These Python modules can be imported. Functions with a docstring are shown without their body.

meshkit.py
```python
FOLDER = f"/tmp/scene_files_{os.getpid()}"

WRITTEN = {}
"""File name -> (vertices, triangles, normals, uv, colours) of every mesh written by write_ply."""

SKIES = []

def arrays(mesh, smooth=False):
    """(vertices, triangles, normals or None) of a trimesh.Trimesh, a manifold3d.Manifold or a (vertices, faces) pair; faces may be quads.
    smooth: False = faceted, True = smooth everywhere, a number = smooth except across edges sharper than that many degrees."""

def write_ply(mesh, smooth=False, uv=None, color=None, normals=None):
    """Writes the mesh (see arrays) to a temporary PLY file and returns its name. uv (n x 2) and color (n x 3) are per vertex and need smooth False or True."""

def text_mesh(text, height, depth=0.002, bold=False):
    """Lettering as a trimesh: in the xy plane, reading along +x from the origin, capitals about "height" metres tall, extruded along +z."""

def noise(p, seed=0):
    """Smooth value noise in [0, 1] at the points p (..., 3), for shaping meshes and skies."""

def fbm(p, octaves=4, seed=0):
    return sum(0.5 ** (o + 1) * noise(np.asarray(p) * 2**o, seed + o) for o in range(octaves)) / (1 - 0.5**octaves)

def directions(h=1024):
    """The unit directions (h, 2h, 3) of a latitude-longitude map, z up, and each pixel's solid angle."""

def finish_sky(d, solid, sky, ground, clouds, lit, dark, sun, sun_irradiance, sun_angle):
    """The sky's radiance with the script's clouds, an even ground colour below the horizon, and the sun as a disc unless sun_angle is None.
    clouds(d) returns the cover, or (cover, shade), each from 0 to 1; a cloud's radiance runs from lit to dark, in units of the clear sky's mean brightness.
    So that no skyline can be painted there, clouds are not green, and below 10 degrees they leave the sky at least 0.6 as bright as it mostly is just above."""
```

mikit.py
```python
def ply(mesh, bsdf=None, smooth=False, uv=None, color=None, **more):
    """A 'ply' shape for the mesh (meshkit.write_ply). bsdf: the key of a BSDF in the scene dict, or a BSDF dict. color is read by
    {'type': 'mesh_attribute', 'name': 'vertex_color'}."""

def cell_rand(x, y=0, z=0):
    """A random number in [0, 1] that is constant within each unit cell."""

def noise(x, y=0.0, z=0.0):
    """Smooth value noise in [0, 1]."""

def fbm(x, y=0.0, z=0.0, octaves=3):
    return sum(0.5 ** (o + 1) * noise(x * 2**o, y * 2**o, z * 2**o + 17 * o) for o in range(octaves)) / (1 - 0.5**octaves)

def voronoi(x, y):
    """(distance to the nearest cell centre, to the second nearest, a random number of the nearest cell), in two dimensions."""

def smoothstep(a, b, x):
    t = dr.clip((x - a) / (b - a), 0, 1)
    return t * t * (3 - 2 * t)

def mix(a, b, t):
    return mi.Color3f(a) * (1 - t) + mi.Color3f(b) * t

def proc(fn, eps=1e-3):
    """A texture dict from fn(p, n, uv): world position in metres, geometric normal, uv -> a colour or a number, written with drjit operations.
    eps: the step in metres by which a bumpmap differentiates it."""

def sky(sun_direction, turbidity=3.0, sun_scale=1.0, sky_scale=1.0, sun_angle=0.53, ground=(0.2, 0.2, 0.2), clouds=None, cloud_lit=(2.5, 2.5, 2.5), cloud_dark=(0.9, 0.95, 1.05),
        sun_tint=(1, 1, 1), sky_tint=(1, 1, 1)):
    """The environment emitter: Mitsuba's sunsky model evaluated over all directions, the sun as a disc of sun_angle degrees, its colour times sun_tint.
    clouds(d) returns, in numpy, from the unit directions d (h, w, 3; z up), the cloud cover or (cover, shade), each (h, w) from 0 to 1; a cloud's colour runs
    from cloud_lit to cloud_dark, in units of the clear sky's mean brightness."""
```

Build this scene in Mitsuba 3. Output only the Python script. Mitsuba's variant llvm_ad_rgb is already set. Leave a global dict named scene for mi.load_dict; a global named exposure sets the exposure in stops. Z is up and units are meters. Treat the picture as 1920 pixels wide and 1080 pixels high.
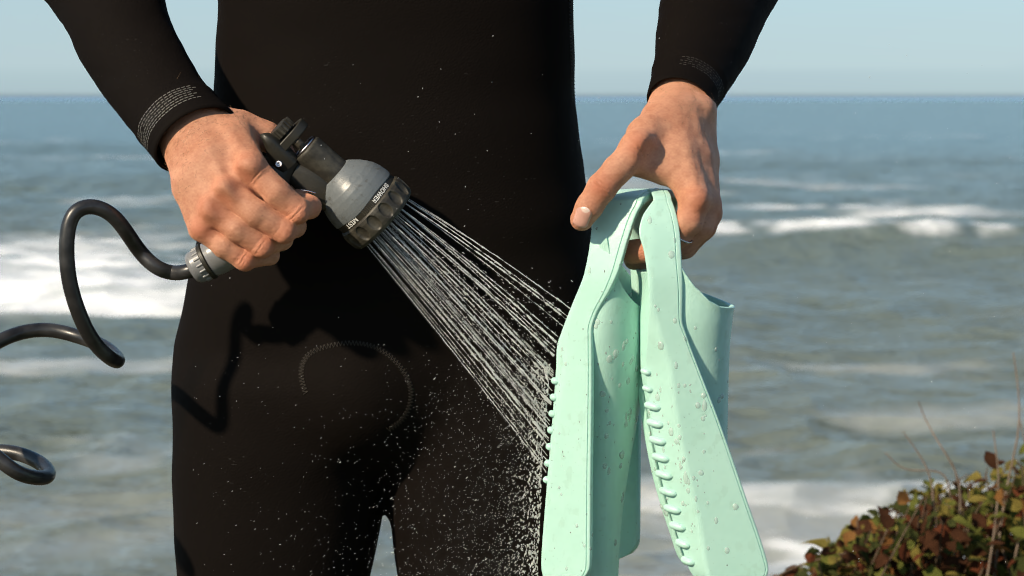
import math, random
import numpy as np, trimesh, manifold3d as m3
import drjit as dr, mitsuba as mi
import mikit, meshkit
from mikit import proc, noise, fbm, voronoi, smoothstep, mix, cell_rand
from scipy.spatial import cKDTree
from scipy.interpolate import CubicSpline
from scipy.ndimage import maximum_filter

T = mi.ScalarTransform4f
scene, labels = {}, {}
rng = np.random.default_rng(11)
random.seed(5)

# ------------------------------------------------------------------ camera, sky, exposure
CAM = np.array([0.0, 0.0, 1.15]); FPX = 4000.0; TANP = 0.09
_p = math.atan(TANP)
FW, UPV, RT = np.array([0, math.cos(_p), -math.sin(_p)]), np.array([0, math.sin(_p), math.cos(_p)]), np.array([1.0, 0, 0])
scene['camera'] = {'type': 'thinlens', 'fov': 2 * math.degrees(math.atan(960 / FPX)), 'fov_axis': 'x',
                   'aperture_radius': 0.0028, 'focus_distance': 1.76, 'near_clip': 0.05, 'far_clip': 60000.0,
                   'to_world': T().look_at(origin=CAM.tolist(), target=(CAM + FW).tolist(), up=[0, 0, 1])}


def sky_clouds(d):
    el = np.degrees(np.arcsin(np.clip(d[..., 2], -1, 1)))
    n = meshkit.fbm(np.stack([d[..., 0] * 9, d[..., 1] * 9, d[..., 2] * 120], -1), 4, 3)
    veil = np.clip(1 - np.abs(el) / 9, 0, 1) * (0.6 + 0.25 * n)
    bank = np.clip(1 - el / (0.75 + 0.5 * (n - 0.5)), 0, 1) ** 0.3 * (el < 1.4)
    return np.clip(np.maximum(veil, 0.75 * bank), 0, 1), np.clip(0.22 + 0.55 * bank, 0, 1)


SUN = (-0.71, -0.70, 0.64)
scene['sky'] = mikit.sky(SUN, turbidity=3.0, sun_angle=2.2, ground=(0.06, 0.075, 0.08), clouds=sky_clouds, cloud_lit=(1.70, 2.06, 2.2), cloud_dark=(1.2, 1.6, 1.85),
                         sun_tint=(0.95, 1.0, 1.09), sky_tint=(0.93, 1.0, 0.97))
exposure = 2.1


def P(px, py, Y):
    """The world point on the plane y = Y that the photograph's pixel (1920 x 1080) shows."""
    d = FW + (px - 960) / FPX * RT - (py - 540) / FPX * UPV
    return CAM + d * (Y / d[1])


def mm_per_px(Y):
    return Y / FPX * 1000


# ------------------------------------------------------------------ helpers
def put(key, mesh, bsdf, smooth=True, **kw):
    k, i = key, 1
    while k in scene:
        k = f'{key}_{i:03d}'; i += 1
    scene[k] = mikit.ply(mesh, bsdf, smooth=smooth, **kw)
    return k


def new_key(key):
    k, i = key, 1
    while k in labels or k in scene:
        k = f'{key}_{i:03d}'; i += 1
    return k


def tag(key, label=None, category=None, group=None, kind=None):
    labels[key] = {a: b for a, b in dict(label=label, category=category, group=group, kind=kind).items() if b}


def unit(v):
    v = np.asarray(v, float)
    return v / np.maximum(np.linalg.norm(v, axis=-1, keepdims=True), 1e-12)


def spline(pts, n, closed=False):
    pts = np.asarray(pts, float)
    t = np.r_[0, np.cumsum(np.linalg.norm(np.diff(pts[:, :3], axis=0), axis=1) ** 0.7)]
    return CubicSpline(t, pts, bc_type='natural')(np.linspace(0, t[-1], n))


def frames(c, up0=None):
    t = unit(np.gradient(c, axis=0))
    n = np.zeros_like(c)
    u = np.array(up0 if up0 is not None else ([0, 0, 1] if abs(t[0, 2]) < 0.9 else [1, 0, 0]), float)
    for i in range(len(c)):
        u = u - t[i] * np.dot(u, t[i]); u /= np.linalg.norm(u) + 1e-12
        n[i] = u
    return t, n, np.cross(t, n)


def grid_faces(nr, nc, wrap=True):
    i, j = np.meshgrid(np.arange(nr - 1), np.arange(nc if wrap else nc - 1), indexing='ij')
    a = i * nc + j; b = i * nc + (j + 1) % nc
    return np.stack([a, b, b + nc, a + nc], -1).reshape(-1, 4)


def quads(v, q):
    q = np.asarray(q)
    f = np.vstack([q[:, [0, 1, 2]], q[:, [0, 2, 3]]])
    return trimesh.Trimesh(v, f, process=False)


def loft(rings, caps=True, wrap=True):
    """rings (n, k, 3) -> a closed skin."""
    rings = np.asarray(rings, float)
    n, k = rings.shape[:2]
    m = quads(rings.reshape(-1, 3), grid_faces(n, k, wrap))
    v, f = m.vertices.copy(), m.faces.copy()
    if caps and wrap:
        a, b = len(v), len(v) + 1
        v = np.vstack([v, rings[0].mean(0), rings[-1].mean(0)])
        j = np.arange(k); j2 = (j + 1) % k
        f = np.vstack([f, np.stack([np.full(k, a), j2, j], 1), np.stack([np.full(k, b), (n - 1) * k + j, (n - 1) * k + j2], 1)])
    m = trimesh.Trimesh(v, f, process=False)
    if caps and m.volume < 0:
        m.invert()
    return m


def tube(path, r, sides=12, caps=True, up0=None):
    path = np.asarray(path, float)
    r = np.broadcast_to(np.asarray(r, float), (len(path),))
    t, n, b = frames(path, up0)
    a = np.arange(sides) * 2 * np.pi / sides
    rings = path[:, None] + r[:, None, None] * (np.cos(a)[None, :, None] * n[:, None] + np.sin(a)[None, :, None] * b[:, None])
    return loft(rings, caps)


def cat(ms):
    return trimesh.util.concatenate(list(ms))


def revolve(profile, seg=96):
    """profile rows (radius, z) -> mesh around +z."""
    p = np.asarray(profile, float)
    a = np.arange(seg) * 2 * np.pi / seg
    rings = np.stack([p[:, None, 0] * np.cos(a), p[:, None, 0] * np.sin(a), np.broadcast_to(p[:, None, 1], (len(p), seg))], -1)
    return loft(rings, True)


def place(mesh, origin, z, x=None):
    """Moves a mesh built round +z so that +z points along z at origin."""
    z = unit(z)
    x = np.array(x if x is not None else ([1, 0, 0] if abs(z[0]) < 0.9 else [0, 1, 0]), float)
    x = unit(x - z * np.dot(x, z))
    M = np.eye(4); M[:3, 0], M[:3, 1], M[:3, 2], M[:3, 3] = x, np.cross(z, x), z, origin
    m = mesh.copy(); m.apply_transform(M)
    return m


# ---- signed distance modelling: round cones, smooth unions and a surface-nets mesher
def sd_cone(p, a, b, r1, r2):
    a, b = np.asarray(a, float), np.asarray(b, float)
    ba = b - a; l2 = ba @ ba; rr = r1 - r2; a2 = max(l2 - rr * rr, 1e-12); il2 = 1 / l2
    pa = p - a; y = pa @ ba; z = y - l2
    x2 = ((pa * l2 - ba * y[:, None]) ** 2).sum(1)
    y2 = y * y * l2; z2 = z * z * l2
    k = np.sign(rr) * rr * rr * x2
    d = (np.sqrt(x2 * a2 * il2) + y * rr) * il2 - r1
    c1 = np.sign(z) * a2 * z2 > k
    c2 = np.sign(y) * a2 * y2 < k
    return np.where(c1, np.sqrt(x2 + z2) * il2 - r2, np.where(c2, np.sqrt(x2 + y2) * il2 - r1, d))


def sd_ell(p, c, axes, r):
    """Ellipsoid, axes = rows of an orthonormal frame."""
    q = (p - np.asarray(c)) @ np.asarray(axes).T
    k0 = np.linalg.norm(q / r, axis=1); k1 = np.linalg.norm(q / np.square(r), axis=1)
    return k0 * (k0 - 1) / np.maximum(k1, 1e-9)


def smin(a, b, k):
    h = np.maximum(k - np.abs(a - b), 0) / k
    return np.minimum(a, b) - h * h * k * 0.25


def smax(a, b, k):
    return -smin(-a, -b, k)


def surface_net(f, lo, hi, h, block=4):
    lo, hi = np.asarray(lo, float), np.asarray(hi, float)
    n = (np.ceil((hi - lo) / h / block).astype(int) + 1) * block
    nc = n // block
    g = np.stack(np.meshgrid(*[np.arange(k) for k in nc], indexing='ij'), -1).reshape(-1, 3)
    cv = f(lo + (g * block + block / 2 - 0.5) * h).reshape(nc)
    near = np.abs(cv) < h * block * 1.25
    near = maximum_filter(near, 3)
    vals = np.repeat(np.repeat(np.repeat(cv, block, 0), block, 1), block, 2)
    mask = np.repeat(np.repeat(np.repeat(near, block, 0), block, 1), block, 2)
    idx = np.argwhere(mask)
    for s in range(0, len(idx), 400000):
        q = idx[s:s + 400000]
        vals[q[:, 0], q[:, 1], q[:, 2]] = f(lo + q * h)
    ins = vals < 0
    c = np.zeros(tuple(n - 1), np.int8)
    for a in (0, 1):
        for b in (0, 1):
            for d in (0, 1):
                c += ins[a:n[0] - 1 + a, b:n[1] - 1 + b, d:n[2] - 1 + d]
    cells = np.argwhere((c > 0) & (c < 8))
    vid = -np.ones(tuple(n - 1), int); vid[cells[:, 0], cells[:, 1], cells[:, 2]] = np.arange(len(cells))
    acc = np.zeros((len(cells), 3)); cnt = np.zeros(len(cells))
    corners = np.array([[a, b, d] for a in (0, 1) for b in (0, 1) for d in (0, 1)])
    cvv = np.stack([vals[tuple((cells + k).T)] for k in corners], 1)
    for i in range(8):
        for j in range(i + 1, 8):
            if np.abs(corners[i] - corners[j]).sum() == 1:
                x = (cvv[:, i] < 0) != (cvv[:, j] < 0)
                t = cvv[:, i] / np.where(x, cvv[:, i] - cvv[:, j], 1)
                acc[x] += (corners[i] + t[:, None] * (corners[j] - corners[i]))[x]; cnt += x
    v = lo + (cells + acc / cnt[:, None]) * h
    faces = []
    for ax in range(3):
        o1, o2 = [(1, 2), (2, 0), (0, 1)][ax]
        sl = [slice(1, n[k] - 1) for k in range(3)]; sl[ax] = slice(0, n[ax] - 1)
        s2 = list(sl); s2[ax] = slice(1, n[ax])
        A, B = ins[tuple(sl)], ins[tuple(s2)]
        e = np.argwhere(A != B); e = e + np.array([0 if k == ax else 1 for k in range(3)])
        fl = ins[tuple(e.T)]
        d1, d2 = np.eye(3, dtype=int)[o1], np.eye(3, dtype=int)[o2]
        q = np.stack([vid[tuple((e - d1 - d2).T)], vid[tuple((e - d2).T)], vid[tuple(e.T)], vid[tuple((e - d1).T)]], 1)
        q[~fl] = q[~fl][:, ::-1]
        faces.append(q)
    q = np.vstack(faces)
    q = q[(q >= 0).all(1)]
    return quads(v, q)


def smoothed(m, n=4, lam=0.5, mu=-0.52):
    from scipy.sparse import coo_matrix
    e = m.edges_unique
    A = coo_matrix((np.ones(2 * len(e)), (np.r_[e[:, 0], e[:, 1]], np.r_[e[:, 1], e[:, 0]])), shape=(len(m.vertices),) * 2).tocsr()
    deg = np.maximum(np.asarray(A.sum(1)), 1)
    v = np.array(m.vertices)
    for _ in range(n):
        for k in (lam, mu):
            v = v + k * np.where(deg > 0.5, A @ v / deg - v, 0)
    return trimesh.Trimesh(v, m.faces, process=False)


def grad(f, p, e=4e-4):
    return unit(np.stack([f(p + np.eye(3)[k] * e) - f(p - np.eye(3)[k] * e) for k in range(3)], 1))


def march(f, o, d, tmax=4.0, t0=1.2, n=110, step=0.8):
    """Sphere-traces rays to the surface f = 0."""
    o = np.atleast_2d(o) * np.ones((len(d), 1)); d = unit(d)
    t = np.full(len(d), t0)
    for _ in range(n):
        t = t + f(o + d * t[:, None]) * step
    p = o + d * t[:, None]
    return p, (np.abs(f(p)) < 2e-3) & (t < tmax)


def on_surface(f, pix):
    """Points of the surface f = 0 seen at these pixels of the photograph."""
    pix = np.asarray(pix, float)
    d = FW + (pix[:, :1] - 960) / FPX * RT - (pix[:, 1:2] - 540) / FPX * UPV
    return march(f, CAM, d)


def pinned(f, p, off=0.0):
    """Moves points onto the surface f = off."""
    for _ in range(4):
        p = p - grad(f, p) * (f(p) - off)[:, None]
    return p
# ------------------------------------------------------------------ the setting: sea, ground
SEA_Z = -6.85


def ridge(x, y, x0, x1, yc, h, back, face, bend=0.0, soft=12.0):
    """One breaking swell: a crest along x at distance yc, its steep face towards the shore."""
    yc = yc + bend * (x - 0.5 * (x0 + x1)) + 2.0 * np.sin(x * 0.11 + yc)
    w = 1 / (1 + np.exp(-(x - x0) / soft * 4)) / (1 + np.exp((x - x1) / soft * 4))
    d = y - yc
    return h * w * np.where(d < 0, np.exp(-(d / face) ** 2), np.exp(-(d / back) ** 2))


def sea_height(x, y):
    p = np.stack([x, y, 0 * x], -1)
    q = p + 3.0 * np.stack([meshkit.fbm(p * 0.05, 2, 1), meshkit.fbm(p * 0.05, 2, 2), 0 * x], -1)
    z = 0.0
    for (lx, ly, a, s) in ((26, 17, .34, 3), (11, 5.5, .42, 4), (5.5, 2.6, .42, 5), (2.4, 1.2, .24, 6)):
        n = meshkit.noise(q / np.array([lx, ly, 1.0]), s) + meshkit.noise((q + 31) / np.array([ly * 1.3, lx * .7, 1.0]), s + 9) * 0.5
        z = z + a * (1 - np.abs(n * 1.333 - 1)) * np.clip(60 * max(lx, 4) / np.maximum(y, 1), 0, 1)
    z = z - 0.65
    z = z + ridge(x, y, 5, 75, 102, 1.55, 9, 5.0, 0.02)          # the wave about to break, right
    z = z + ridge(x, y, -90, -9, 80, 0.85, 22, 3.0, -0.03)       # the white bore, left
    z = z + ridge(x, y, -60, 20, 175, 0.8, 12, 8) + ridge(x, y, -20, 120, 235, 0.8, 14, 9) + ridge(x, y, -140, -20, 300, 1.0, 18, 10)
    z = z + ridge(x, y, -3, 30, 41, 0.35, 4, 1.6)
    return z * np.clip((y - 24) / 14, 0.0, 1) * np.clip(500 / np.maximum(y, 1), 0, 1) ** 1.5


def sea_meshes():
    dist = np.r_[np.linspace(24, 34, 30)[:-1], 8.0 * FPX / np.linspace(940, 30, 640)[1:], np.geomspace(8.0 * FPX / 29, 30000, 60)]
    ang = np.radians(np.r_[np.linspace(-75, -17, 40)[:-1], np.linspace(-17, 17, 560), np.linspace(17, 75, 40)[1:]])
    Y, A = np.meshgrid(dist, np.tan(ang), indexing='ij')
    X = Y * A
    Z = SEA_Z + sea_height(X, Y) * (Y < 6000)
    k = int(np.searchsorted(dist, 3600))
    V = np.stack([X, Y, Z], -1)
    part = lambda v: quads(v.reshape(-1, 3), grid_faces(v.shape[0], v.shape[1], False)[:, ::-1])
    return part(V[:k + 1]), part(V[k:, ::6])


def patches(x, fine):
    return sum(h * smoothstep(w, w * .45, dr.abs(x + 1.4 * (fine - .5) - c)) for c, w, h in ((10.2, 1.6, .8), (14.6, 3.1, 1.0), (19.3, 1.9, .95), (22.6, 1.2, .85), (28, 1.5, .6)))


def foam_amount(p, n, uv):
    x, y, z = p.x, p.y, p.z
    q = mi.Float(y) + 5.0 * fbm(x * 0.09, y * 0.05, 1.0)
    tear = fbm(x * 0.16, y * 0.10, 3.0, 4)
    fine = fbm(x * 0.8, y * 0.5, 7.0, 4)
    # white bore on the left, from its front at about 78 m to where it thins out
    left = smoothstep(-6, -15, x + 5 * (fine - .5) + 0.18 * (q - 80))
    lines = fbm(x * 0.22 + 2.0 * tear, y * 0.55, 14.0, 4)
    back = smoothstep(80, 92, q)
    bore = left * smoothstep(74, 78, q) * smoothstep(126, 96, q + 26 * (tear - .5)) * (1 - back * smoothstep(.60, .36, lines))
    # broken pieces of the crest on the right
    crest = smoothstep(101.0, 103.5, q + 2 * (fine - .5)) * smoothstep(115, 106.5, q) * dr.clip(patches(x, fine), 0, 1)
    past = smoothstep(0.56, 0.68, fbm(x * 0.07, y * 0.16, 11.0, 4)) * smoothstep(128, 136, q) * smoothstep(158, 146, q) * smoothstep(13, 19, x) * smoothstep(36, 28, x)
    # lacy streaks left by earlier waves
    lace = smoothstep(0.63, 0.80, fbm(x * 0.11 + 2 * tear, y * 0.22, 21.0, 5)) * smoothstep(100, 50, y) * 0.16
    lace2 = smoothstep(0.56, 0.70, fbm(x * 0.05, y * 0.30, 27.0, 4)) * smoothstep(75, 68, q) * smoothstep(46, 55, q) * smoothstep(0, -8, x) * 0.3
    far = smoothstep(0.66, 0.74, fbm(x * 0.035, y * 0.045, 31.0, 4)) * smoothstep(130, 160, y) * smoothstep(600, 200, y) * 0.25
    surf = (0.12 + 0.88 * smoothstep(0.5, 3.5, x)) * smoothstep(46, 41.5, q + 8 * (fbm(x * 0.25, 3.0, 2.0) - .5)) * dr.maximum(smoothstep(40.6, 42.0, q + 2.5 * (fine - .5)) * 0.95, 0.25 + 0.55 * smoothstep(0.42, 0.66, fbm(x * 0.55, y * 0.9, 9.0, 4)))
    f = dr.maximum(dr.maximum(dr.maximum(bore, crest), dr.maximum(past * 0.7, lace)), dr.maximum(dr.maximum(far, lace2), surf))
    return dr.clip(f * (0.66 + 0.6 * fine), 0, 1)


def sea_colour(p, n, uv):
    t = fbm(p.x * 0.03, p.y * 0.04, 2.0, 3)
    near = smoothstep(400, 60, p.y)
    c = mix((0.090, 0.146, 0.160), (0.128, 0.145, 0.118), near * (0.25 + 0.75 * t))
    return c


def ripples(p, n, uv):
    return fbm(p.x * 1.1, p.y * 2.2, 3.0, 4)


scene['water_body'] = {'type': 'bumpmap', 'arbitrary': proc(ripples, eps=0.02), 'scale': 0.22,
                       'nested': {'type': 'principled', 'base_color': proc(sea_colour), 'roughness': 0.14, 'specular': 0.5}}
scene['water_foam'] = {'type': 'diffuse', 'reflectance': proc(lambda p, n, uv: mix((0.50, 0.55, 0.58), (0.90, 0.93, 0.95), smoothstep(.25, .62, fbm(p.x * 0.55, p.y * 0.9, 4.0, 5))))}
scene['water'] = {'type': 'twosided', 'b': {'type': 'blendbsdf', 'weight': proc(foam_amount), 'a': {'type': 'ref', 'id': 'water_body'}, 'b': {'type': 'ref', 'id': 'water_foam'}}}
near_sea, far_sea = sea_meshes()
put('sea', near_sea, 'water')
# far out the water is bare of foam: clear water over the deep, roughened by its waves
scene['far_water'] = {'type': 'bumpmap', 'arbitrary': proc(lambda p, n, uv: fbm(p.x * 0.35, p.y * 0.35, 5.0, 2), eps=0.05), 'scale': 1.2, 'nested': {'type': 'dielectric', 'int_ior': 1.333, 'ext_ior': 1.0}}
put('sea__far_water', far_sea, 'far_water')
tag('sea', kind='structure')


def ground_mesh():
    xs = np.r_[np.linspace(-60, -4, 50)[:-1], np.linspace(-4, 4, 120), np.linspace(4, 60, 50)[1:]]
    ys = np.r_[np.linspace(-60, -2, 40)[:-1], np.linspace(-2, 9, 150), np.linspace(9, 40, 60)[1:]]
    Y, X = np.meshgrid(ys, xs, indexing='ij')
    p = np.stack([X, Y, 0 * X], -1)
    edge = 4.2 + 1.0 * meshkit.fbm(p[..., :] * [0.35, 0, 0] + 3, 3, 5)
    d = Y - edge
    z = np.where(d < 0, 0, -6.0 * np.clip(d / 5.5, 0, 1) ** 0.8) - 0.055 * np.clip(Y - 10, 0, 60)
    z = z + 0.05 * (meshkit.fbm(p * 3.0, 4, 8) - 0.5) * np.clip(np.abs(Y - 1.93) + np.abs(X + .1) - .5, 0, 1) + 0.25 * (meshkit.fbm(p * 0.5, 3, 9) - .5) * (d > 0)
    return quads(np.stack([X, Y, z], -1).reshape(-1, 3), grid_faces(len(ys), len(xs), False)[:, ::-1])


def soil(p, n, uv):
    t = fbm(p.x * 4, p.y * 4, p.z * 4, 5)
    grass = smoothstep(0.45, 0.62, fbm(p.x * 1.3, p.y * 1.3, 2.0, 4)) * smoothstep(-0.6, -0.1, p.z)
    sand = mix((0.085, 0.065, 0.042), (0.15, 0.125, 0.085), t)
    return mix(sand, mix((0.05, 0.07, 0.025), (0.14, 0.15, 0.06), t), grass * 0.8)


scene['soil'] = {'type': 'twosided', 'b': {'type': 'diffuse', 'reflectance': proc(soil)}}
put('ground', ground_mesh(), 'soil', True)
tag('ground', kind='structure')
# ------------------------------------------------------------------ the person: wetsuit
YB = 1.93
_tz = lambda py: P(740, py, YB)[2]


def pix_x(px, py, Y=YB):
    return P(px, py, Y)[0]


def table(rows, extra):
    r = np.array(rows, float)
    z = np.array([_tz(v) for v in r[:, 0]]); L = np.array([pix_x(a, v) for v, a in r[:, :2]]); R = np.array([pix_x(a, v) for v, a in zip(r[:, 0], r[:, 2])])
    o = np.argsort(z)
    from scipy.interpolate import PchipInterpolator as PI
    return PI(z[o], ((L + R) / 2)[o]), PI(z[o], ((R - L) / 2)[o]), PI(z[o], r[o, 3]), PI(z[o], r[o, 4]), z.min(), z.max()


# rows: photo row, left and right outline, half depth, depth offset
TORSO = table([(-830, 690, 800, .055, .02), (-760, 670, 820, .06, .02), (-715, 600, 890, .075, .02), (-660, 470, 1020, .10, .015), (-560, 415, 1065, .118, .01), (-400, 392, 1090, .125, 0), (-200, 401, 1080, .115, 0),
               (0, 409, 1075, .105, 0), (100, 403, 1077, .103, 0), (180, 402, 1080, .104, 0), (240, 401, 1083, .106, 0), (320, 396, 1096, .108, 0), (400, 384, 1106, .112, 0), (480, 363, 1116, .116, .005),
               (520, 353, 1127, .118, .006), (580, 340, 1140, .119, .008), (650, 328, 1153, .118, .012), (700, 323, 1158, .113, .010), (800, 319, 1162, .106, .008), (900, 318, 1162, .10, .006), (1000, 318, 1162, .1, .012)], 0)
LEG_R = table([(560, 352, 742, .085, .0), (640, 332, 748, .10, .0), (700, 322, 744, .105, 0), (800, 318, 730, .105, 0), (900, 317.5, 727, .102, 0), (945, 318.5, 727, .10, 0), (1000, 321, 719, .098, 0), (1080, 327, 702, .093, 0),
               (1300, 352, 662, .08, .0), (1600, 385, 625, .062, .005), (1800, 392, 628, .062, .02), (2000, 405, 620, .058, .03), (2300, 450, 575, .042, .03), (2440, 455, 570, .042, .03), (2500, 455, 570, .045, .03)], 0)
LEG_L = table([(560, 738, 1128, .085, 0), (640, 734, 1148, .10, 0), (700, 734, 1158, .105, 0), (800, 726, 1162, .105, 0), (900, 717, 1161, .102, 0), (945, 718, 1160, .10, 0), (1000, 726, 1158, .098, 0), (1080, 738, 1152, .093, 0),
               (1300, 775, 1130, .08, 0), (1600, 815, 1095, .062, .005), (1800, 812, 1088, .062, .02), (2000, 820, 1075, .058, .03), (2300, 865, 1030, .042, .03), (2440, 870, 1025, .042, .03), (2500, 870, 1025, .045, .03)], 0)


def gen_cyl(p, tb, zlo, zhi, pw=2.2, cap=.03):
    cx, hw, hd, oy, z0, z1 = tb
    z = np.clip(p[:, 2], z0, z1)
    a, b = hw(z), hd(z)
    u = np.abs(p[:, 0] - cx(z)) / a; v = np.abs(p[:, 1] - YB - oy(z)) / b
    d = ((u ** pw + v ** pw) ** (1 / pw) - 1) * np.minimum(a, b)
    d = smax(d, p[:, 2] - zhi, .03)
    return smax(d, zlo - p[:, 2], cap)


SHO_R, ELB_R = np.array([-.285, 1.97, 1.455]), np.array([-.392, 1.99, 1.31])
SHO_L, ELB_L = np.array([.070, 1.97, 1.455]), np.array([.205, 2.005, 1.265])


def body_sdf(p):
    d = gen_cyl(p, TORSO, _tz(900), _tz(-790), cap=.12)
    legs = smin(gen_cyl(p, LEG_R, .06, _tz(655)), gen_cyl(p, LEG_L, .06, _tz(655)), .012)
    d = smin(d, legs + .004, .012)
    for s, e in ((SHO_R, ELB_R), (SHO_L, ELB_L)):
        d = smin(d, sd_cone(p, s, e, .060, .043), .05)
    for s in (-1, 1):                                           # feet in neoprene boots, below the frame
        f = np.array([-.108 + s * .100, 1.96, .045])
        d = smin(d, sd_cone(p, f, f + [s * .03, -.15, -.012], .043, .032), .04)
    # front: soft bulge of the inseam panel, wrinkles of the neoprene
    c = P(668, 735, 1.83)
    d = smin(d, sd_ell(p, [c[0], 1.862, c[2]], np.eye(3), np.array([.042, .05, .045])), .05)
    w = meshkit.noise(p * [9, 9, 26], 4) * .5 + meshkit.noise(p * [22, 22, 40], 5) * .25
    return d + (w - .37) * .0048


body = surface_net(body_sdf, (-.56, 1.66, .0), (.36, 2.16, 1.68), .0065)
body = smoothed(body, 8)


def sleeve_rings(rows, lean, dep=0.86, seg=72, lip=True):
    """rows (px, py, Y, half width in px): rings of a sleeve from the elbow down to the cuff, ending in a rolled, open lip."""
    c = np.array([P(a, b, y) for a, b, y, w in rows]); w = np.array([[r[3] * r[2] / FPX] for r in rows])
    s = spline(np.hstack([c, w]), 400)
    q = np.r_[0, np.cumsum(np.linalg.norm(np.diff(s[:, :3], axis=0), axis=1))]
    s = np.stack([np.interp(np.linspace(0, q[-1], 90), q, s[:, j]) for j in range(4)], 1)
    path, rad = s[:, :3], s[:, 3] + .0009 * np.exp(-((np.arange(90) - 78.5) / .9) ** 2)
    t, n, b = frames(path, [0, -1, 0.2])
    a = np.arange(seg) * 2 * np.pi / seg
    rings = []
    for i in range(len(path)):
        k = np.clip((i - 45) / 44, 0, 1)
        tt = unit(t[i] * (1 - k) + unit(lean) * k)
        nn = unit(n[i] - tt * np.dot(n[i], tt)); bb = np.cross(tt, nn)
        rings.append(path[i] + rad[i] * (dep * np.cos(a)[:, None] * nn + np.sin(a)[:, None] * bb))
    for i in range(len(rings)):
        p = rings[i]; o = unit(p - path[i])
        rings[i] = p + o * ((meshkit.fbm(p * [38, 38, 60], 3, 21) - .5) * .0026 * min(1, (len(path) - 1 - i) / 8 + .15))[:, None]
    end, tt, cc = rings[-1], tt, path[-1]
    g = lambda off, sc: cc + tt * off + (end - cc) * sc
    if lip:
        rings += [g(.0012, .995), g(.0022, .975), g(.0026, .95), g(.002, .925), g(.0005, .91), g(-.006, .90), g(-.03, .89)]
    return np.array(rings), path, rad


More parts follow.
